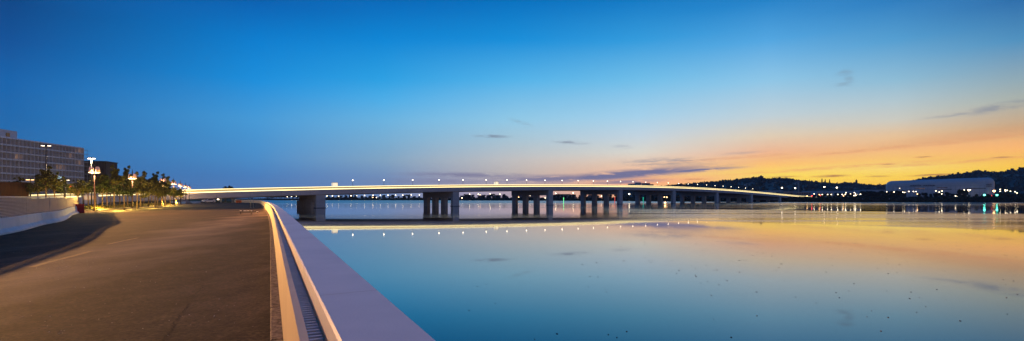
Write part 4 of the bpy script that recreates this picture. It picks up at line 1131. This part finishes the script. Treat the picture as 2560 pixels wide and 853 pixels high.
for k in range(1, len(azs)):
    mr = N('ShaderNodeMapRange'); mr.inputs['From Min'].default_value = azs[k-1]; mr.inputs['From Max'].default_value = azs[k]; mr.interpolation_type = 'LINEAR'
    L(az, mr.inputs[0]); mx = N('ShaderNodeMix'); mx.data_type = 'RGBA'
    L(mr.outputs[0], mx.inputs['Factor']); L(cur, mx.inputs[6]); L(rs[k], mx.inputs[7]); cur = mx.outputs[2]
# soft banding and wisps of cloud, each a noisy streak at its own bearing and height
cb = N('ShaderNodeCombineXYZ'); L(az, cb.inputs[0]); L(el, cb.inputs[1])
def cloudnoise(scx, scy, rot, detail, lo, hi, off=0):
    mp = N('ShaderNodeMapping'); mp.inputs['Rotation'].default_value = (0,0,rot); mp.inputs['Scale'].default_value = (scx,scy,1); mp.inputs['Location'].default_value = (off,off*.7,off)
    L(cb.outputs[0], mp.inputs[0]); nz = N('ShaderNodeTexNoise'); nz.inputs['Scale'].default_value = 1; nz.inputs['Detail'].default_value = detail; nz.inputs['Roughness'].default_value = .62
    L(mp.outputs[0], nz.inputs['Vector']); mr = N('ShaderNodeMapRange'); mr.interpolation_type = 'SMOOTHSTEP'; mr.inputs['From Min'].default_value = lo; mr.inputs['From Max'].default_value = hi
    L(nz.outputs['Fac'], mr.inputs[0]); return mr.outputs[0]
def ae(x, y):
    a = math.atan((x-CX)/F); return a, math.atan((HY-y)/F*math.cos(a))
def streak(x, y, wx, wy, tilt, s):
    """an elliptical window of half size wx, wy (photo pixels) about a bearing, tilted upwards to the right"""
    a, e = ae(x, y); k = math.cos(a)**2/F
    mp = N('ShaderNodeMapping'); mp.vector_type = 'POINT'
    sb = N('ShaderNodeVectorMath'); sb.operation = 'SUBTRACT'; L(cb.outputs[0], sb.inputs[0]); sb.inputs[1].default_value = (a, e, 0)
    rt = N('ShaderNodeVectorRotate'); rt.rotation_type = 'Z_AXIS'; rt.inputs['Angle'].default_value = -tilt; L(sb.outputs[0], rt.inputs[0])
    dv = N('ShaderNodeVectorMath'); dv.operation = 'DIVIDE'; L(rt.outputs[0], dv.inputs[0]); dv.inputs[1].default_value = (wx*k, wy*k/math.cos(a), 1)
    ln = N('ShaderNodeVectorMath'); ln.operation = 'LENGTH'; L(dv.outputs[0], ln.inputs[0])
    mr = N('ShaderNodeMapRange'); mr.interpolation_type = 'SMOOTHSTEP'; mr.inputs['From Min'].default_value = 1.25; mr.inputs['From Max'].default_value = .1; mr.inputs['To Max'].default_value = s
    L(ln.outputs['Value'], mr.inputs[0]); return mr.outputs[0]
def total(L_):
    t = L_[0]
    for v in L_[1:]: t = mt('MAXIMUM', t, v)
    return t
n1 = cloudnoise(16, 120, -.06, 7, .34, .50); n2 = cloudnoise(30, 260, -.10, 5, .40, .55, 3.1)
lowc = total([streak(1560,437,260,14,.075,1.2), streak(1740,426,130,6,.05,1.1), streak(1380,447,210,12,.02,.9), streak(1180,438,200,8,-.01,.75), streak(1110,453,200,10,0,.5), streak(1560,455,120,7,.04,.8)])
mid = total([streak(1228,341,52,5,-.02,.8), streak(1425,356,52,5,-.07,.75), streak(1556,367,30,6,-.05,.3), streak(1660,405,125,13,.0,.6), streak(1300,305,40,6,-.3,.25), streak(2112,182,26,9,-.05,.38), streak(2122,200,16,18,.2,.3), streak(2110,210,30,7,.05,.35), streak(2500,268,110,13,.14,.6), streak(2400,285,120,6,.08,.4), streak(1850,383,60,5,.05,.3)])
fine = total([streak(2075,440.5,52,4,.01,.95), streak(2330,437.5,72,3.2,.03,.85), streak(2195,441,40,3,.0,.5), streak(2308,392.5,30,2.4,.0,.7), streak(2505,393.5,32,2.6,.0,.6), streak(1740,448,40,2.5,0,.6), streak(1960,442,50,3,0,.5), streak(2220,411,20,2,0,.5)])
def over(cur, fac, col):
    mx = N('ShaderNodeMix'); mx.data_type = 'RGBA'; mx.clamp_factor = True
    L(fac, mx.inputs['Factor']); L(cur, mx.inputs[6]); mx.inputs[7].default_value = (*lin(col), 1); return mx.outputs[2]
# warm pink layer low in the middle, then the clouds
cur = over(cur, mt('MULTIPLY', streak(1660,454,240,12,.05,.6), 1.0), (250,170,125))
cur = over(cur, mt('MULTIPLY', streak(2400,343,330,18,.07,.35), 1.0), (215,155,110))
longs = total([streak(2080,420,330,5,.05,.55), streak(2350,408,300,5,.05,.5), streak(2200,372,380,6,.07,.45), streak(2420,352,260,6,.08,.4), streak(1800,398,240,5,.05,.4)])
cur = over(cur, mt('MULTIPLY', longs, mt('ADD', mt('MULTIPLY', n2, .7), .25)), (222,150,100))
cur = over(cur, mt('MULTIPLY', lowc, n1), (116,114,146))
cur = over(cur, mt('MULTIPLY', mid, mt('ADD', mt('MULTIPLY', n2, .8), .2)), (120,130,150))
cur = over(cur, mt('MULTIPLY', fine, mt('ADD', mt('MULTIPLY', n2, .5), .5)), (170,105,70))
dpath = mt('MINIMUM', mt('DIVIDE', 262.0, mt('MAXIMUM', mt('ABSOLUTE', sp.outputs[2]), .01)), 3300.0)
gain = mt('EXPONENT', mt('MULTIPLY', dpath, .00006*.85))
gs = N('ShaderNodeVectorMath'); gs.operation = 'SCALE'; L(cur, gs.inputs[0]); L(gain, gs.inputs['Scale']); cur = gs.outputs[0]
L(cur, bg.inputs['Color']); bg.inputs['Strength'].default_value = 1.0
W.cycles.sampling_method = 'MANUAL'; W.cycles.sample_map_resolution = 512

# ------------------------------------------------------------------ lamps that throw light
def light(name, loc, e, col, r=.25, spot=None, to=None, blend=.5):
    d = bpy.data.lights.new(name, 'SPOT' if spot else 'POINT'); d.energy = e; d.color = col; d.shadow_soft_size = r
    if spot: d.spot_size = math.radians(spot); d.spot_blend = blend
    o = bpy.data.objects.new(name, d); COL.objects.link(o); o.location = loc
    if to is not None: o.rotation_euler = (Vector(to)-Vector(loc)).to_track_quat('-Z','Y').to_euler()
    return o
light('sodium_light', (-66.7,51,10.7), 350000, (1,.47,.13), .35, 168, (-40,35,-6), .3)
light('sodium_light', (-17,-13,9.5), 7000, (1,.38,.03), .4, 160, (-6,6,0), .5)
for i, p in enumerate(lamp_pos): light('promenade_light', p-Vector((0,0,.15)), 1500, (1,.60,.28), .4)
light('flood_light', pf-Vector((0,0,.4)), 9000, (1,.72,.42), .3)
light('tree_light', (-62,77.5,.5), 900, (1,.75,.12), .2)      # uplighters in the planting bed
for x, Z, e in ((262,80,1300),(288,82,500),(311,72,2600),(343,81,1000),(371,94,900),(395,88,1300),(427,114,4200),(447,135,2400),(150,100,4000),(225,86,500)):
    p = at(x, HY, Z); light('tree_uplight', (p.x,p.y-1.2,.55), e, (1,.60,.09), .2)
light('yard_light', (-75,88,3.2), 900, (1,.5,.15), .2)

# ------------------------------------------------------------------ camera
cam = bpy.data.cameras.new('camera'); co = bpy.data.objects.new('camera', cam); COL.objects.link(co)
co.location = (0,0,CAMZ); co.rotation_euler = (PI/2,0,0)
cam.sensor_width = 36; cam.lens = 18.0; cam.shift_y = (HY-426.5)/2560; cam.clip_start = .05; cam.clip_end = 30000
S.camera = co
S.view_settings.view_transform = 'Standard'; S.view_settings.look = 'None'; S.view_settings.exposure = 0; S.view_settings.gamma = 1
S.render.engine = 'CYCLES'
S.cycles.max_bounces = 6; S.cycles.sample_clamp_indirect = 4.0; S.cycles.use_denoising = True
